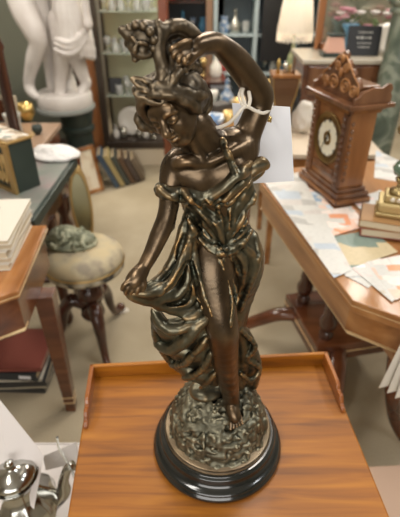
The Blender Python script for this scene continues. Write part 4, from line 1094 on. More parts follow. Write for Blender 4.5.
def bar(a, r0, r1, w, z=.006):
    M = Matrix.Rotation(a, 4, 'Z'); cm.add([(-w/2, r0, z), (w/2, r0, z), (w/2, r1, z), (-w/2, r1, z), (-w/2, r0, z+.0008), (w/2, r0, z+.0008), (w/2, r1, z+.0008), (-w/2, r1, z+.0008)], [(0, 3, 2, 1), (4, 5, 6, 7), (0, 1, 5, 4), (1, 2, 6, 5), (2, 3, 7, 6), (3, 0, 4, 7)], M)
rom = {12: 'XII', 1: 'I', 2: 'II', 3: 'III', 4: 'IIII', 5: 'V', 6: 'VI', 7: 'VII', 8: 'VIII', 9: 'IX', 10: 'X', 11: 'XI'}
for h in range(1, 13):
    a = -2*PI*h/12; s_ = rom[h]; w0 = {'I': .0028, 'V': .005, 'X': .005}
    tot = sum(w0[c] for c in s_); x = -tot/2
    for c in s_:
        x += w0[c]/2; aa = a - x/.062
        M = Matrix.Rotation(aa, 4, 'Z')
        def stroke(x0, x1, w=.0012):
            vs = [(x0-w/2, .054, .0058), (x0+w/2, .054, .0058), (x1+w/2, .069, .0058), (x1-w/2, .069, .0058)]
            cm.add(vs+[(p, q, .0064) for p, q, _ in vs], [(0, 3, 2, 1), (4, 5, 6, 7), (0, 1, 5, 4), (1, 2, 6, 5), (2, 3, 7, 6), (3, 0, 4, 7)], M)
        if c == 'I': stroke(0, 0)
        elif c == 'V': stroke(0, -.0018); stroke(0, .0018, .0007)
        else: stroke(-.0018, .0018); stroke(.0018, -.0018, .0007)
        x += w0[c]/2
cm.build('numerals', M_black, ck)
MB(TD).lathe([(.012, .0056), (.024, .0056), (.024, .0072), (.012, .0072)], n=24, cap=False).build('centre_ring', M_brass, ck)
cm = MB(TD); bar(-.3, -.008, .034, .004, .008); bar(2.6, -.012, .052, .003, .010); cm.ball((0, 0, .009), .004, 10, 6); cm.build('hands', M_black, ck)
cm = MB(F); cm.box((0, -bd/2-.004, .098), (.15, .010, .035))
for i in range(7): cm.ball((-.06+i*.02, -bd/2-.009, .098), (.009, .005, .011), 8, 6)
cm.build('lower_panel', M_walz, ck, bevel=.002)
cm = MB(F); cm.box((0, 0, .342), (bw+.02, bd+.02, .016)); cm.box((0, 0, .352), (CW-.03, CDp-.01, .010)); cm.box((0, 0, .364), (CW+.005, CDp+.03, .016))
cm.build('cornice', M_walz, ck, bevel=.004)
cm = MB(F)
for i in range(20): cm.box((bw/2+.012, -bd/2+.005+i*(bd-.01)/19, .342), (.006, .0035, .013))
for i in range(30): cm.box((-bw/2+.005+i*(bw-.01)/29, -bd/2-.012, .342), (.0045, .006, .013))
cm.build('cornice_dentils', M_wal, ck)
# swept top: stacked ogee steps, then cap
rings = [(.46, .372), (.44, .380), (.38, .388), (.35, .398), (.34, .406), (.36, .412), (.36, .420)]
vs = []; fs = []
for k, (s_, z) in enumerate(rings):
    hx, hy = (CW-.02)*s_, (CDp)*s_
    vs += [(-hx, -hy*.55+.014, z), (hx, -hy*.55+.014, z), (hx, hy, z), (-hx, hy, z)]
    if k: fs += [((k-1)*4+j, (k-1)*4+(j+1) % 4, k*4+(j+1) % 4, k*4+j) for j in range(4)]
fs += [(3, 2, 1, 0), tuple(len(vs)-4+j for j in range(4))]
MB(F).add(vs, fs).build('swept_top', M_walz, ck, bevel=.003)
def crest_half(s): return [(0, .135), (.012, .128), (.016, .112), (.026, .112), (.036, .104), (.040, .090), (.052, .090), (.062, .080), (.064, .066), (.078, .070), (.092, .060), (.096, .044), (.090, .030), (.104, .022), (.106, .006), (.104, 0)]
h = crest_half(1); poly = [(x, z) for x, z in h][::-1] + [(-x, z) for x, z in h[1:]]
M = F @ Matrix.Translation((.012, -CDp/2+.026, .372)) @ Matrix.Rotation(PI/2, 4, 'X') @ Matrix.Diagonal((1.22, 1.10, 1, 1))
MB(M).prism(poly, -.014, 0).build('crest', M_walz, ck, bevel=.003)
cm = MB(M)
for sx in (-1, 1):        # carved scrolls on the crest
    for cx, cz, r0 in ((.030, .035, .026), (.072, .028, .020), (.022, .085, .016)):
        pts = []
        for i in range(22):
            a = i/21*3.6*PI; r = r0*(1-i/24); pts.append((sx*(cx+r*math.cos(a)), cz+r*math.sin(a), .003))
        cm.tube(pts, .0034, 6)
    cm.tube([(sx*.10, .012, .003), (sx*.092, .055, .003), (sx*.064, .074, .003), (sx*.04, .098, .003), (sx*.014, .122, .003)], .003, 6)
cm.ball((0, .112, .004), (.010, .014, .006), 10, 6); cm.ball((0, .07, .004), (.009, .016, .006), 10, 6)
cm.build('crest_carving', M_wal, ck, smooth=True)
for sx in (-1, 1):
    M2 = F @ Matrix.Translation((sx*(CW/2-.012), 0, .372)) @ Matrix.Rotation(PI/2, 4, 'Z') @ Matrix.Rotation(PI/2, 4, 'X')
    pp = [(-.07, 0), (-.068, .02), (-.05, .026), (-.044, .04), (-.02, .046), (.0, .052), (.03, .05), (.05, .062), (.066, .06), (.074, .045), (.068, .034), (.075, .02), (.075, 0)]
    MB(M2).prism(pp, -.005, .005).build('side_gallery', M_walz, ck, bevel=.003)

# ------------------------------------------------------------------ brass lamp on old books, right edge
bc = Pz(384, 234, .765)
books = [('maroon_book', (.19, .12, .030), 0, (.26, .06, .035), 'old red book under the brass lamp', .10), ('tan_book', (.20, .13, .028), .031, (.30, .16, .06), 'old tan book, topmost under the brass lamp', .0)]
z = .7665
for nm, (lx, ly, lz), dz, col, lab, yw in books:
    Fb = frame(Vector((bc.x+.02, bc.y+.02, z)), -.35+yw)
    o = thing('old_book', lab, 'book', (bc.x, bc.y, z))
    MB(Fb).box((0, 0, lz/2), (lx-.006, ly-.006, lz-.006)).build('pages', M_cream, o)
    cv = MB(Fb); cv.box((0, 0, .0015), (lx, ly, .003)); cv.box((0, 0, lz-.0015), (lx, ly, .003)); cv.box((-lx/2+.0015, 0, lz/2), (.003, ly, lz)); cv.build('cover', plain(nm, col, .5), o)
    z += lz+.0008
Fl = frame(Vector((bc.x+.035, bc.y+.035, z)), -.35)
M_brassd = plain('aged_brass', (.42, .33, .16), .35, .95)
lp = thing('brass_lamp', 'brass oil lamp on a square foot with green glass column', 'lamp', (bc.x+.035, bc.y+.035, z))
cm = MB(Fl); cm.box((0, 0, .008), (.13, .10, .016)); cm.box((0, 0, .030), (.118, .09, .03)); cm.box((0, 0, .048), (.124, .096, .006)); cm.box((0, 0, .062), (.09, .07, .024)); cm.build('foot', M_brassd, lp, bevel=.003)
cm = MB(Fl)
for x in (-.02, .0, .02): cm.lathe([(.004, -.001), (.008, .0), (.008, .002), (.004, .003)], n=12, M=Matrix.Translation((x, -.036, .062)) @ Matrix.Rotation(PI/2, 4, 'X'))
cm.build('pierced_band', plain('pale_metal', (.7, .68, .6), .3, .8), lp)
MB(Fl).lathe([(.012, .074), (.034, .076), (.036, .082), (.020, .090), (.014, .105), (.024, .118), (.026, .124), (.014, .132)], n=28).build('stem', M_brassd, lp, smooth=True)
MB(Fl).lathe([(.014, .132), (.036, .142), (.042, .16), (.034, .175), (.022, .185), (.021, .255), (.026, .262)], n=28).build('glass_column', plain('green_glass', (.10, .16, .11), .12, 0, Coat_Weight=.6), lp, smooth=True)
MB(Fl).lathe([(.02, .262), (.048, .270), (.056, .285), (.040, .298), (.020, .302)], n=28, fn=lambda a, r, z: r*(1+.06*math.sin(12*a))).build('font', M_brassd, lp, smooth=True)
MB(Fl).lathe([(.022, .303), (.045, .325), (.062, .36), (.064, .39), (.052, .425), (.030, .450), (.028, .452), (.050, .424), (.062, .39), (.060, .36), (.043, .326), (.020, .304)], n=32, cap=False).build('globe', M_glass, lp, smooth=True)
SB = Vector((.0335, .553, .75))
statue = thing('bronze_statue', 'tall bronze statue of a woman in a flowing dress on a round black base', 'statue', SB)
VOX = .0013
lo, hi = (-.115, .42, .80), (.165, .67, 1.53)
def Q(px, py, Y): return P(px, py, Y)
def RP(r, p): return r*pxm(p)

body = SDF(lo, hi, VOX)
def limb(s, pts, k=.012, n=5):      # (px, py, Y, radius in picture pixels)
    q = [Q(a, b, c) for a, b, c, _ in pts]
    s.chain(q, [RP(t[3], p) for t, p in zip(pts, q)], k, n=n)
# torso (mostly under the dress below the bust)
body.ell(Q(212, 178, .552), (.046, .030, .046), k=.02)
body.ell(Q(196, 176, .535), (.024, .022, .026), k=.02)
body.ell(Q(232, 172, .540), (.022, .020, .026), k=.02)
limb(body, [(176, 168, .54, 13), (200, 160, .55, 13), (225, 152, .56, 14), (243, 147, .565, 14)], .018)
body.chain([Q(215, 190, .55), Q(221, 215, .555), Q(221, 245, .558)], [.030, .022, .028], .012)
# neck, with the two cords
limb(body, [(208, 152, .556, 15), (201, 138, .543, 12.5), (191, 122, .532, 12)], .014)
body.chain([Q(187, 130, .515), Q(198, 152, .523), Q(204, 162, .522)], [.003, .0036, .003], .006)
body.chain([Q(199, 124, .53), Q(207, 145, .533), Q(212, 158, .53)], [.003, .004, .003], .006)
body.chain([Q(207, 163, .523), Q(226, 154, .528), Q(240, 148, .54)], [.003, .0035, .003], .008)   # collar bone
body.chain([Q(199, 163, .521), Q(186, 161, .518), Q(176, 164, .522)], [.003, .0035, .003], .008)
# raised arm
limb(body, [(237, 156, .562, 13), (245, 140, .566, 12), (254, 119, .573, 11), (260, 101, .576, 10.5), (257, 89, .573, 11), (246, 73, .563, 11.5), (233, 57, .551, 10.5), (218, 44, .537, 7.8), (207, 43, .53, 7.2)], .006)
body.ell(Q(232, 146, .566), (.014, .014, .012), None, .014)
body.cap(Q(265, 97, .580), Q(264, 93, .579), .010, .010, .006)
limb(body, [(209, 43, .53, 7.2), (200, 45, .522, 7), (193, 47.5, .516, 7)], .006)
for tx, ty, kx, ky, r in ((171.5, 50, 188, 41.5, 2.3), (173.5, 56, 187.5, 46, 2.4), (178.5, 60.5, 188.5, 50.5, 2.3), (184.5, 62.5, 191.5, 54, 2.1)):
    limb(body, [(kx+4, ky+.5, .514, r+.8), (kx-1, ky, .504, r+.5), ((kx+tx)/2-1.5, (ky+ty)/2-1, .496, r+.1), (tx, ty-1, .494, r-.2), (tx+.5, ty+2.5, .497, r-.6)], .0014)
limb(body, [(200, 50, .515, 4.4), (192, 57, .506, 3.6), (187, 63, .502, 3)], .003)
# lowered arm
limb(body, [(172, 171, .535, 11), (170, 190, .525, 8.6), (169, 206, .515, 7.8), (165, 222, .506, 7.4), (159, 236, .497, 7.3), (151, 254, .485, 6), (142, 270, .474, 4.6)], .006)
body.cap(Q(170, 226, .512), Q(168, 220, .512), .006, .007, .008)
limb(body, [(142, 270, .474, 5.4), (137, 277, .468, 6.6), (133, 283, .465, 6.6)], .006)
body.ell(Q(137, 281, .467), (.0085, .006, .008), k=.006)
for kx, ky, mx, my, tx, ty, r in ((129, 280, 124, 285, 122, 290, 2.1), (132, 283, 127, 289, 125.5, 294, 2.2), (136, 285, 131.5, 291, 131, 296, 2.3), (139.5, 285, 137, 291, 137, 295.5, 2.2)):
    limb(body, [(kx+2, ky-2, .463, r+.7), (kx, ky+1, .4595, r+.2), (mx, my, .457, r), (tx, ty, .459, r-.4)], .0018)
limb(body, [(141, 277, .466, 3), (144, 284, .462, 2.4), (142, 291, .460, 2)], .003)
# standing leg
limb(body, [(210, 248, .548, 19), (211, 266, .539, 20), (213, 285, .527, 18.5), (218, 312, .508, 14.5), (223, 331, .500, 12), (224, 345, .507, 11), (225, 360, .516, 10.2), (228, 380, .524, 8), (231, 397, .528, 5.6), (231, 407, .531, 6)], .012)
body.ell(Q(224, 331, .492), (.0125, .010, .013), k=.010)
body.chain([Q(225, 338, .492), Q(228, 365, .503), Q(231, 392, .517)], [.006, .005, .004], .010)
limb(body, [(231, 403, .525, 6.2), (233, 411, .513, 5.8), (235.5, 418, .505, 5.2)], .004)
for i in range(5):
    a = Q(230.8+i*2.5, 419-i*.5, .504); b = Q(230.6+i*3.0, 428.8-i*1.3, .494)
    body.cap(a, b, .0038-.0003*i, .0032-.0003*i, .0018)
# bent leg behind
limb(body, [(234, 250, .567, 12), (246, 266, .563, 10), (243, 288, .567, 9.5), (236, 320, .575, 9), (230, 355, .59, 9), (226, 385, .605, 7)], .012)
# head
HC = Q(175, 110, .512); HS = .069
Fw = Vector((-.33, -.87, -.27)).normalized()
Up0 = Vector((-.47, -.12, .86)); Hu = (Up0 - Fw*Up0.dot(Fw)).normalized(); Hx = Fw.cross(Hu).normalized()
if Hx.x < 0: Hx = -Hx
def H(x, f, u): return HC + (Hx*x + Fw*f + Hu*u)*HS
HR = Matrix((Hx, Fw, Hu)).transposed()
def hell(s, c, r, k=.004, op='add'): s.ell(H(*c), [v*HS for v in r], HR, k, op)
hell(body, (0, -.08, .12), (.37, .44, .38), .01)
hell(body, (0, .12, -.10), (.295, .30, .40), .01)
hell(body, (0, .27, -.40), (.12, .11, .10), .008)
for sx in (-1, 1):
    hell(body, (.155*sx, .24, -.12), (.13, .14, .15), .008)
    body.cap(H(.25*sx, .02, -.16), H(.10*sx, .26, -.40), .07*HS, .07*HS, .008)
hell(body, (0, .35, .20), (.24, .09, .12), .008)                               # forehead
for sx in (-1, 1):
    body.cap(H(.14*sx, .46, .045), H(.17*sx, .45, .04), .045*HS, .04*HS, .003, 'sub')
    hell(body, (.15*sx, .355, .03), (.085, .065, .05), .002)                   # lids
    body.chain([H(.05*sx, .425, .10), H(.14*sx, .42, .145), H(.24*sx, .33, .10)], [.018*HS, .022*HS, .014*HS], .003)
    body.chain([H(.07*sx, .412, .0), H(.15*sx, .42, -.022), H(.22*sx, .37, .005)], [.008*HS, .011*HS, .008*HS], .0012)
    hell(body, (.045*sx, .44, -.15), (.035, .04, .03), .0025)
body.chain([H(0, .415, .12), H(0, .45, .02), H(0, .51, -.09), H(0, .52, -.13)], [.028*HS, .03*HS, .036*HS, .04*HS], .004)
hell(body, (0, .39, -.255), (.11, .055, .075), .004)
body.chain([H(-.10, .385, -.235), H(-.04, .44, -.215), H(0, .445, -.225), H(.04, .44, -.215), H(.10, .385, -.235)], [.012*HS, .022*HS, .02*HS, .022*HS, .012*HS], .0014)
body.chain([H(-.08, .39, -.27), H(0, .445, -.285), H(.08, .39, -.27)], [.012*HS, .027*HS, .012*HS], .0014)
body.chain([H(-.11, .40, -.25), H(0, .475, -.25), H(.11, .40, -.25)], [.008*HS, .010*HS, .008*HS], .001, 'sub')

# ---- dress
dress = SDF(lo, hi, VOX)
def dell(px, py, Y, rx, ry, rz, k=.02, rot=None): dress.ell(Q(px, py, Y), (rx, ry, rz), rot, k)
dell(214, 203, .553, .044, .034, .028)
dell(243, 192, .545, .015, .018, .022, .012)
dell(203, 206, .532, .018, .014, .020, .012)
dell(221, 220, .556, .036, .031, .030)
dell(221, 243, .558, .042, .034, .036)
dell(243, 250, .562, .026, .028, .032)
dell(206, 258, .556, .029, .024, .040)
dress.chain([Q(208, 262, .545), Q(212, 288, .527), Q(218, 314, .508), Q(221, 322, .510)], [.024, .0215, .0155, .009], .008)
dress.chain([Q(240, 250, .562), Q(247, 266, .562), Q(242, 290, .567), Q(234, 318, .574)], [.024, .021, .018, .016], .012)
dress.chain([Q(223, 300, .565), Q(222, 335, .575), Q(224, 370, .585), Q(224, 392, .592)], [.022, .024, .030, .034], .02)
# cloth stretched from the hip to the lowered hand
def fan(s, starts, mids, ends, r, k=.0045, n=6, rr=(1, .9, 1)):
    for a, b, c in zip(starts, mids, ends):
        pts = [Q(*a)] + [Q(*m) for m in b] + [Q(*c)]
        rad = [r*rr[0]] + [r*rr[1]]*len(b) + [r*rr[2]]
        s.chain(pts, rad, k, n=n)
def lerp(a, b, t): return tuple(x+(y-x)*t for x, y in zip(a, b))
def strip(s, A, B, cnt, r, k, wig=0, ph=0, rj=.1):     # chains blended between polylines A and B (px,py,Y lists)
    for i in range(cnt):
        t = i/(cnt-1)
        pts = []
        for j, (a, b) in enumerate(zip(A, B)):
            q = list(lerp(a, b, t)); q[2] += wig*math.sin(t*2*PI*2.6+j*.5+ph)*min(1, j*.6)
            pts.append(Q(*q))
        s.chain(pts, r*(1+rj*math.sin(i*2.3)), k, n=5)
strip(dress, [(131, 292, .462), (146, 288, .474), (160, 278, .492), (171, 262, .508), (180, 238, .522), (187, 212, .530)],
             [(132, 296, .462), (148, 301, .472), (162, 306, .486), (176, 312, .494), (194, 320, .498), (206, 326, .500)], 26, .0038, .0055, .0045)
# upper edge roll of that cloth
dress.chain([Q(132, 291, .461), Q(146, 286, .472), Q(160, 276, .490), Q(171, 260, .506), Q(180, 236, .520), Q(188, 208, .530)], [.003, .004, .0035, .003, .003, .003], .003)
dress.chain([Q(134, 293, .458), Q(150, 292, .464), Q(166, 286, .478), Q(180, 268, .495), Q(188, 246, .512)], [.003, .0045, .0045, .004, .003], .004)
dress.chain([Q(150, 292, .468), Q(160, 288, .476)], [.006, .005], .006)
# swirling lower drape on the left
strip(dress, [(206, 320, .502), (190, 321, .500), (175, 324, .498), (163, 325, .498), (157, 316, .500)],
             [(217, 382, .530), (206, 380, .528), (195, 377, .530), (186, 372, .535), (178, 365, .540)], 34, .0050, .0075, .0055, 1.0)
dress.chain([Q(155, 312, .502), Q(154, 324, .502), Q(156, 338, .508), Q(162, 351, .515), Q(171, 362, .525), Q(180, 370, .53)], [.0035, .004, .004, .004, .004, .003], .005)
dress.chain([Q(153, 310, .500), Q(159, 321, .490), Q(168, 328, .484), Q(182, 328, .483), Q(196, 322, .487)], [.003, .0055, .007, .007, .004], .005)
dress.chain([Q(157, 345, .507), Q(170, 350, .492), Q(184, 342, .484), Q(196, 328, .486), Q(206, 318, .490)], [.004, .0065, .0085, .008, .005], .006)
dress.chain([Q(172, 366, .52), Q(184, 364, .500), Q(196, 352, .492), Q(206, 338, .494)], [.003, .005, .005, .004], .005)
dress.chain([Q(182, 378, .525), Q(194, 376, .508), Q(206, 364, .503), Q(212, 350, .503)], [.003, .0045, .005, .004], .005)
dress.chain([Q(200, 388, .528), Q(208, 382, .515), Q(216, 372, .512)], [.003, .004, .004], .005)
dress.ell(Q(206, 390, .552), (.030, .026, .014), None, .014)
# drape on the right, behind the standing leg
strip(dress, [(236, 326, .560), (240, 342, .562), (240, 362, .566), (238, 384, .575)],
             [(243, 328, .575), (254, 350, .578), (258, 366, .585), (255, 386, .590)], 10, .0042, .007, .003)
dress.chain([Q(241, 330, .555), Q(255, 346, .560), Q(247, 358, .563), Q(260, 368, .57), Q(251, 380, .56), Q(241, 374, .556)], [.003, .004, .004, .004, .004, .003], .004)
dress.ell(Q(248, 368, .545), (.006, .012, .012), None, .004, 'sub')
# neckline, cuff on the lowered arm, flying end at the armpit
dress.also = [body]
_val0 = SDF.val
def _val(s, p):
    v = _val0(s, p)
    for o in getattr(s, 'also', []): v = min(v, _val0(o, p))
    return v
SDF.val = _val
body.g[:] = body.g
neck_line = [(157, 184), (166, 190), (178, 190), (190, 192), (202, 195), (214, 191), (226, 182), (238, 172), (250, 163)]
dress.strokes(neck_line, [.003, .0042, .004, .0035, .0035, .0035, .004, .0045, .004], .004, lift=.001)
dress.strokes([(x, y+4) for x, y in neck_line[:-1]]+[(256, 170)], .0042, .004, lift=.0)
dress.strokes([(158, 187), (170, 197), (182, 199), (190, 197)], .0035, .004)
dress.strokes([(183, 190), (190, 199), (204, 203), (222, 198), (240, 184), (256, 174)], .0035, .004, lift=.001)
A0 = Q(166, 186, .523)
for i in range(13):      # cuff ring right round the arm
    a = 2*PI*i/12; b = 2*PI*(i+1)/12; c = Q(169, 189, .525); ux = Vector((.0155, 0, .001)); uy = Vector((0, .0145, .004))
    dress.cap(c+ux*math.cos(a)+uy*math.sin(a), c+ux*math.cos(b)+uy*math.sin(b), .0032, .0032, .004)
dress.chain([Q(243, 171, .55), Q(254, 164, .548), Q(263, 161, .55), Q(268, 165, .555)], [.005, .005, .004, .0025], .005)
dress.chain([Q(240, 178, .548), Q(252, 172, .545), Q(262, 167, .548), Q(267, 166, .553)], [.005, .005, .004, .002], .005)
dress.chain([Q(243, 182, .555), Q(254, 176, .565), Q(262, 170, .565)], [.005, .005, .003], .005)
strap = [(222, 140), (224, 148), (228, 156), (231, 164), (234, 172)]
dress.strokes(strap, .0028, .003, lift=.0005)
dress.strokes([(x+3, y+1) for x, y in strap], .002, .002, lift=.0)
# bodice folds
for pts, r in (([(184, 203), (194, 214), (206, 226), (216, 240)], .0028), ([(188, 198), (200, 212), (214, 226), (222, 240)], .0032),
               ([(196, 204), (210, 214), (222, 228)], .0026), ([(192, 216), (198, 228), (208, 238)], .0026),
               ([(190, 226), (194, 236), (202, 244)], .0024), ([(256, 186), (252, 200), (244, 212), (238, 226)], .0032),
               ([(250, 182), (240, 196), (232, 210), (228, 228)], .0032), ([(256, 196), (250, 214), (240, 228)], .0028),
               ([(236, 186), (226, 198), (220, 208), (216, 216)], .0028), ([(246, 214), (240, 224), (234, 236)], .0026),
               ([(206, 200), (216, 206), (228, 204), (240, 194)], .0026), ([(252, 222), (244, 232), (232, 242)], .0024),
               ([(214, 222), (220, 232), (224, 244)], .0024), ([(204, 230), (212, 240), (220, 246)], .002)):
    dress.strokes(pts, [r*.5, r, r*.6], .0045, lift=-.0006)
for pts in ([(186, 208), (198, 222), (210, 238)], [(246, 190), (236, 206), (232, 226)], [(204, 208), (216, 222)], [(256, 206), (246, 222), (236, 238)], [(194, 198), (208, 208), (220, 220)], [(222, 204), (226, 218), (227, 232)], [(194, 222), (202, 236)]):
    dress.strokes(pts, [.001, .0026, .001], .004, 'sub')
# sash: a low-slung rolled belt with a knot
for off, r in ((0, .0036), (4.5, .003)):
    dress.strokes([(189, 216+off), (194, 226+off), (202, 237+off), (212, 247+off), (222, 252+off*.6), (234, 247+off), (246, 235+off), (254, 222+off), (256, 214+off)], r, .0022, lift=.0015)
for c, r in (((219, 249), .005), ((225, 249), .0052), ((222, 254), .004), ((215, 246), .004), ((229, 246), .004)):
    h_ = dress.hit(*c)
    if h_: dress.ell(h_, (r, r*.8, r*.7), None, .002)
# skirt folds falling between the legs, over the thigh and along the bent leg
for pts, r in (([(224, 258), (230, 276), (234, 294), (232, 312)], .003), ([(230, 254), (238, 270), (240, 286), (236, 302)], .0032),
               ([(236, 250), (244, 264), (243, 282)], .003), ([(242, 244), (254, 256), (256, 268), (248, 290), (240, 310)], .0028),
               ([(218, 258), (226, 280), (230, 304), (231, 326)], .0026), ([(190, 232), (188, 256), (192, 280), (202, 304)], .0028),
               ([(194, 236), (196, 262), (203, 290), (212, 316)], .0022), 
               ([(186, 246), (180, 268), (172, 284), (160, 294)], .0032), ([(188, 268), (186, 284), (176, 296), (160, 301)], .0032),
               ([(194, 290), (190, 302), (178, 306)], .003), ([(204, 306), (196, 316), (184, 318)], .003),
               ([(184, 222), (178, 246), (168, 268)], .0026), ([(254, 232), (258, 248), (259, 262)], .0025)):
    dress.strokes(pts, [r*.5, r*1.15, r*1.15, r*.5], .0055, lift=-.0008)
for pts in ([(226, 262), (234, 282), (236, 304)], [(233, 256), (241, 274)], [(191, 262), (198, 290), (208, 312)], [(186, 262), (178, 282), (166, 294)], [(192, 282), (184, 300), (168, 305)], [(219, 262), (228, 292), (229, 318)], [(184, 236), (176, 262)]):
    dress.strokes(pts, [.001, .0034, .001], .0045, 'sub')
dress.noise((.012, .012, .03), .0012, 3); dress.noise(.009, .0006, 5)

# ---- hair with the big bow
hair = SDF((-.09, .44, 1.36), (.06, .62, 1.50), .0012)
def hh(px, py, Y, rx, ry, rz, k=.008): hair.ell(Q(px, py, Y), (rx, ry, rz), None, k)
hair.ell(H(.02, -.24, .20), (.40*HS, .40*HS, .38*HS), HR, .008)
hair.ell(H(.32, -.14, .14), (.20*HS, .34*HS, .32*HS), HR, .01)
hair.ell(H(-.30, .02, .05), (.14*HS, .26*HS, .30*HS), HR, .01)
hh(197, 97, .535, .015, .018, .020)
# rolled fringe round the face
fr = [(-.39, .12, -.18), (-.41, .18, .04), (-.36, .26, .27), (-.21, .32, .43), (0, .35, .48), (.18, .32, .43), (.33, .22, .28), (.40, .12, .06), (.38, .0, -.14)]
hair.chain([H(*p) for p in fr], [.06*HS, .08*HS, .085*HS, .08*HS, .08*HS, .08*HS, .09*HS, .09*HS, .06*HS], .0025)
fr2 = [(-.40, .10, .14), (-.26, .24, .48), (0, .28, .55), (.22, .24, .48), (.42, .10, .22), (.50, -.14, .0)]
hair.chain([H(*p) for p in fr2], [.06*HS, .09*HS, .09*HS, .09*HS, .09*HS, .07*HS], .0022)
for i in range(9):      # locks swept back from the parting
    t = i/8; x0 = -.3+.62*t
    pts = [H(x0, .26-.5*x0*x0, .50-.6*x0*x0), H(x0*1.25, .10, .58-.4*x0*x0), H(x0*1.4, -.30, .52-.5*x0*x0), H(x0*1.2, -.58, .25)]
    hair.chain(pts, [.05*HS, .065*HS, .07*HS, .05*HS], .0018)
for pts in ([(196, 84), (206, 92), (209, 104), (204, 116)], [(188, 84), (199, 92), (202, 106), (197, 118)], [(184, 90), (192, 100), (194, 112)], [(203, 112), (198, 122), (190, 122)],
            [(146, 108), (139, 116), (141, 126), (148, 130)], [(152, 106), (146, 114), (147, 124), (151, 131)]):
    hair.chain([Q(p[0], p[1], .515+.0009*max(0, p[0]-180)) for p in pts], [.003, .0048, .0045, .003][:len(pts)], .002)
hair.chain([Q(205, 118, .545), Q(212, 126, .55), Q(218, 132, .552)], [.005, .004, .002], .004)
hair.noise(.006, .0010, 7)
bow = SDF((-.09, .44, 1.36), (.06, .62, 1.53), .0012)
def leaf(s, pts, wds, r=.0022, k=.003):    # a ribbon: two or three chains side by side
    for j in (-1, -.35, .35, 1):
        s.chain([Q(a+w*j*nx, b+w*j*ny, c+abs(j)*.004) for (a, b, c), w, (nx, ny) in zip(pts, wds, [(.45, .9)]*len(pts))], r, k)
for cx_, cy_, ly_, an_, lr in ((151, 88, .487, R(26), .021), (152, 98, .485, R(14), .017)):
    bow.ell(Q(cx_, cy_, ly_), (lr, .0045, .0075), rotm(R(-20), an_, 0), .003)
    bow.cap(Q(cx_-8, cy_-4, ly_-.001), Q(cx_-19, cy_-9+(cy_-88)*.5, ly_), .004, .0012, .004)
    bow.strokes([(cx_+8, cy_+3), (cx_-3, cy_-2), (cx_-15, cy_-7+(cy_-88)*.3)], .0016, .002, 'sub')
leaf(bow, [(172, 92, .498), (182, 86, .500), (192, 84, .508), (199, 90, .515)], [4, 6, 5, 2])
bow.ell(Q(168, 90, .497), (.009, .008, .013), None, .004)
for x0 in (160, 165, 170, 175):
    bow.chain([Q(x0+4, 104, .497), Q(x0+1, 94, .489), Q(x0-1, 82, .490), Q(x0+1, 72, .496)], [.0022, .0038, .0040, .003], .0022)
# scarf rising from the bow to the raised hand
for i, x0 in enumerate(np.linspace(-1, 1, 6)):
    bow.chain([Q(171+x0*4, 82, .497), Q(173+x0*7, 70, .498+.003*(i % 2)), Q(175+x0*10, 58, .502+.004*(i % 2)), Q(176+x0*11, 50, .506)], .0036, .0028)
bow.chain([Q(169, 84, .497), Q(164, 72, .496), Q(160, 58, .496), Q(159, 44, .498), Q(162, 33, .502), Q(171, 27, .508), Q(183, 27, .514), Q(193, 33, .52), Q(199, 40, .525)], [.004, .005, .0058, .006, .0058, .0055, .0055, .005, .004], .004)
bow.chain([Q(171, 80, .503), Q(167, 62, .505), Q(165, 46, .508), Q(169, 36, .512), Q(178, 33, .518), Q(188, 36, .524), Q(195, 42, .528)], [.003, .004, .0045, .0042, .004, .004, .003], .0035)
bow.chain([Q(158, 66, .50), Q(163, 74, .492), Q(160, 84, .492)], [.003, .005, .004], .003)
bow.chain([Q(150, 24, .503), Q(158, 27, .50), Q(163, 33, .50)], [.003, .004, .003], .003)
bow.noise((.005, .005, .012), .0008, 8)
# ---- little theatrical head held up at the end of the scarf
mask = SDF((-.11, .45, 1.44), (-.02, .56, 1.54), .0009)
MC = Q(142, 41, .502)
mF = Vector((-.30, -.88, -.25)).normalized(); mU = Vector((.35, -.1, .9)); mU = (mU-mF*mU.dot(mF)).normalized(); mX = mF.cross(mU).normalized()
if mX.x < 0: mX = -mX
MR = Matrix((mX, mF, mU)).transposed(); MS = .036
def MM(x, f, u): return MC+(mX*x+mF*f+mU*u)*MS
def mell(c, r, k=.003, op='add'): mask.ell(MM(*c), [v*MS for v in r], MR, k, op)
mell((0, 0, .05), (.40, .34, .42)); mell((0, .12, -.12), (.30, .28, .36)); mell((0, .3, -.42), (.1, .1, .09))
mask.chain([MM(0, .38, .12), MM(0, .46, -.02), MM(0, .48, -.08)], [.04*MS, .05*MS, .06*MS], .002)
for sx in (-1, 1):
    mask.cap(MM(.13*sx, .44, .05), MM(.17*sx, .42, .05), .06*MS, .06*MS, .002, 'sub')
    mell((.17*sx, .27, -.12), (.12, .12, .12)); mask.chain([MM(.04*sx, .40, .14), MM(.14*sx, .38, .19), MM(.25*sx, .28, .14)], .03*MS, .002)
mask.chain([MM(-.12, .40, -.22), MM(0, .44, -.27), MM(.12, .40, -.22)], .045*MS, .002, 'sub')
for i in range(9):
    a = -2.2+i*.55; mask.ell(MM(math.sin(a)*.40, .14, .08+math.cos(a)*.42), [.13*MS]*3, None, .0015)
for i in range(6):
    a = -1.2+i*.5; mask.ell(MM(math.sin(a)*.36, .0, .02-math.cos(a)*.46), [.11*MS]*3, None, .0015)
mask.chain([Q(134, 39, .499), Q(129, 35, .498), Q(124, 31, .498), Q(121, 30, .498)], [.005, .0045, .0035, .002], .003)
mask.chain([Q(134, 36, .500), Q(129, 33, .499), Q(122, 30, .499)], [.005, .004, .002], .003)
mask.chain([Q(133, 31, .497), Q(142, 25, .496), Q(152, 27, .498), Q(158, 34, .500), Q(160, 40, .502)], [.003, .004, .004, .004, .003], .0025)
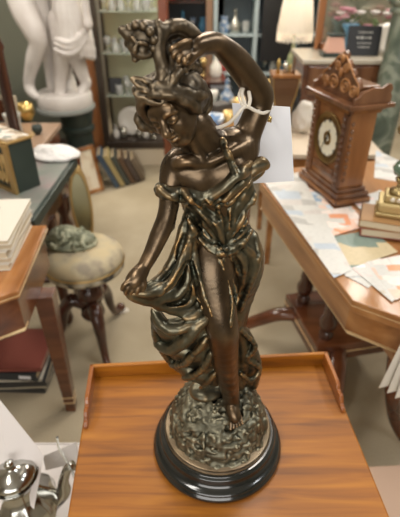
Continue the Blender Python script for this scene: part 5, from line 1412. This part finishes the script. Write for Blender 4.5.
mask.ell(Q(158, 24, .50), (.0045, .0045, .0045), None, .002); mask.ell(Q(162, 27, .502), (.004, .004, .004), None, .002)
mask.chain([Q(133, 50, .495), Q(140, 55, .493), Q(148, 55, .494), Q(154, 51, .497)], [.002, .003, .003, .002], .002)

body.build('figure', M_skin, statue)
dress.build('dress', M_dress, statue)
hair.build('hair', M_hair, statue)
bow.build('scarf', M_hair, statue)
mask.build('held_ornament', M_hair, statue)
del body, dress, hair, bow, mask
# ---- ground and socle
rock = SDF((-.075, .44, .802), (.15, .67, .90), .0016)
rc = Vector((.0335, .553, 0))
rock.cap((rc.x, rc.y+.003, .800), (rc.x, rc.y+.003, .812), .0930, .0930, .004)
rng = np.random.default_rng(4)
for i in range(90):
    a = rng.uniform(0, 2*PI); r = .086*math.sqrt(rng.uniform(0, 1)); x = rc.x+r*math.cos(a); y = rc.y+.004+r*math.sin(a)
    hh_ = .828 + .018*max(0, (y-rc.y)/.09) - .012*(r/.085)**2 + rng.uniform(-.004, .002)
    q = rotm(rng.uniform(-.3, .3), rng.uniform(-.3, .3), rng.uniform(0, 3))
    rock.ell((x, y, hh_-.012), (rng.uniform(.012, .026), rng.uniform(.010, .018), rng.uniform(.008, .014)), q, .005)
rock.cap((rc.x, rc.y+.01, .80), (rc.x, rc.y+.01, .812), .070, .070, .006)
rock.ell((rc.x-.03, rc.y+.03, .838), (.032, .03, .020), None, .012); rock.ell((rc.x+.035, rc.y+.03, .835), (.032, .032, .022), None, .012)
rock.ell((Q(234, 424, .513)-Vector((0, 0, .021))), (.020, .024, .012), None, .008)
rock.ell((rc.x-.015, rc.y+.03, .852), (.034, .03, .022), None, .012)
for ax_, ay_, az_ in ((-.062, .02, .832), (.062, .015, .834), (.045, .045, .842), (-.045, .045, .842), (.0, .062, .842)): rock.ell((rc.x+ax_, rc.y+ay_, az_), (.026, .026, .022), None, .010)
rock.ell(Q(235, 433, .487)+Vector((0, -.008, .006)), (.018, .018, .010), None, .008, 'sub')
for i in range(46):
    a = rng.uniform(0, 2*PI); px = 172+rng.uniform(0, 100); py = 392+rng.uniform(0, 70)
    h_ = rock.hit(px, py)
    if h_:
        d = Vector((rng.uniform(-1, 1), rng.uniform(-.6, .6), rng.uniform(-.2, .2)))*.014
        rock.chain([h_-d, h_+Vector((0, 0, .0015)), h_+d*.8+Vector((d.y*.5, 0, -.002))], [.001, .0034, .001], .0025, 'add' if i % 3 else 'sub')
def rgh(X, Y, Z): return .0012*np.sin(X*430+np.sin(Y*260)*1.5)*np.sin(Y*390+Z*200) + .0008*np.sin(X*900+Y*700)*np.sin(Z*800-Y*500)
rock.noise(.020, .0035, 11, True); rock.noise(.009, .0021, 12, True)
# flat lower side of the cast ground
X = np.meshgrid(*[rock.lo[i]+rock.h*np.arange(rock.n[i]) for i in range(3)], indexing='ij', sparse=True)
rr_ = np.sqrt((X[0]-rc.x)**2+(X[1]-rc.y)**2)
rock.g = np.maximum(rock.g, (rr_-.0955).astype(np.float32)); rock.g = np.maximum(rock.g, (.8045-X[2]).astype(np.float32))
rock.build('ground', M_rock, statue)
mb = MB()
mb.lathe([(.1, .8), (.100, .8), (.1010, .8015), (.1005, .8035), (.0985, .805), (.0985, .8085), (.0965, .8095), (.02, .8095)], (rc.x, rc.y, 0), 96)
mb.build('rim', M_hair, statue, smooth_angle=.6)
prof = [(.02, .7505), (.120, .7505), (.1235, .753), (.1245, .757), (.1235, .7605), (.1215, .762), (.1205, .7635), (.1215, .766), (.1205, .769), (.1165, .7715), (.1135, .7725),
        (.1095, .776), (.1068, .7805), (.1055, .785), (.1055, .7875), (.1085, .789), (.1105, .7915), (.1105, .7945), (.1085, .797), (.1055, .7985), (.1045, .8003), (.02, .8003)]
MB().lathe(prof, (rc.x, rc.y, 0), 128).build('socle', M_socle, statue, smooth_angle=.7)
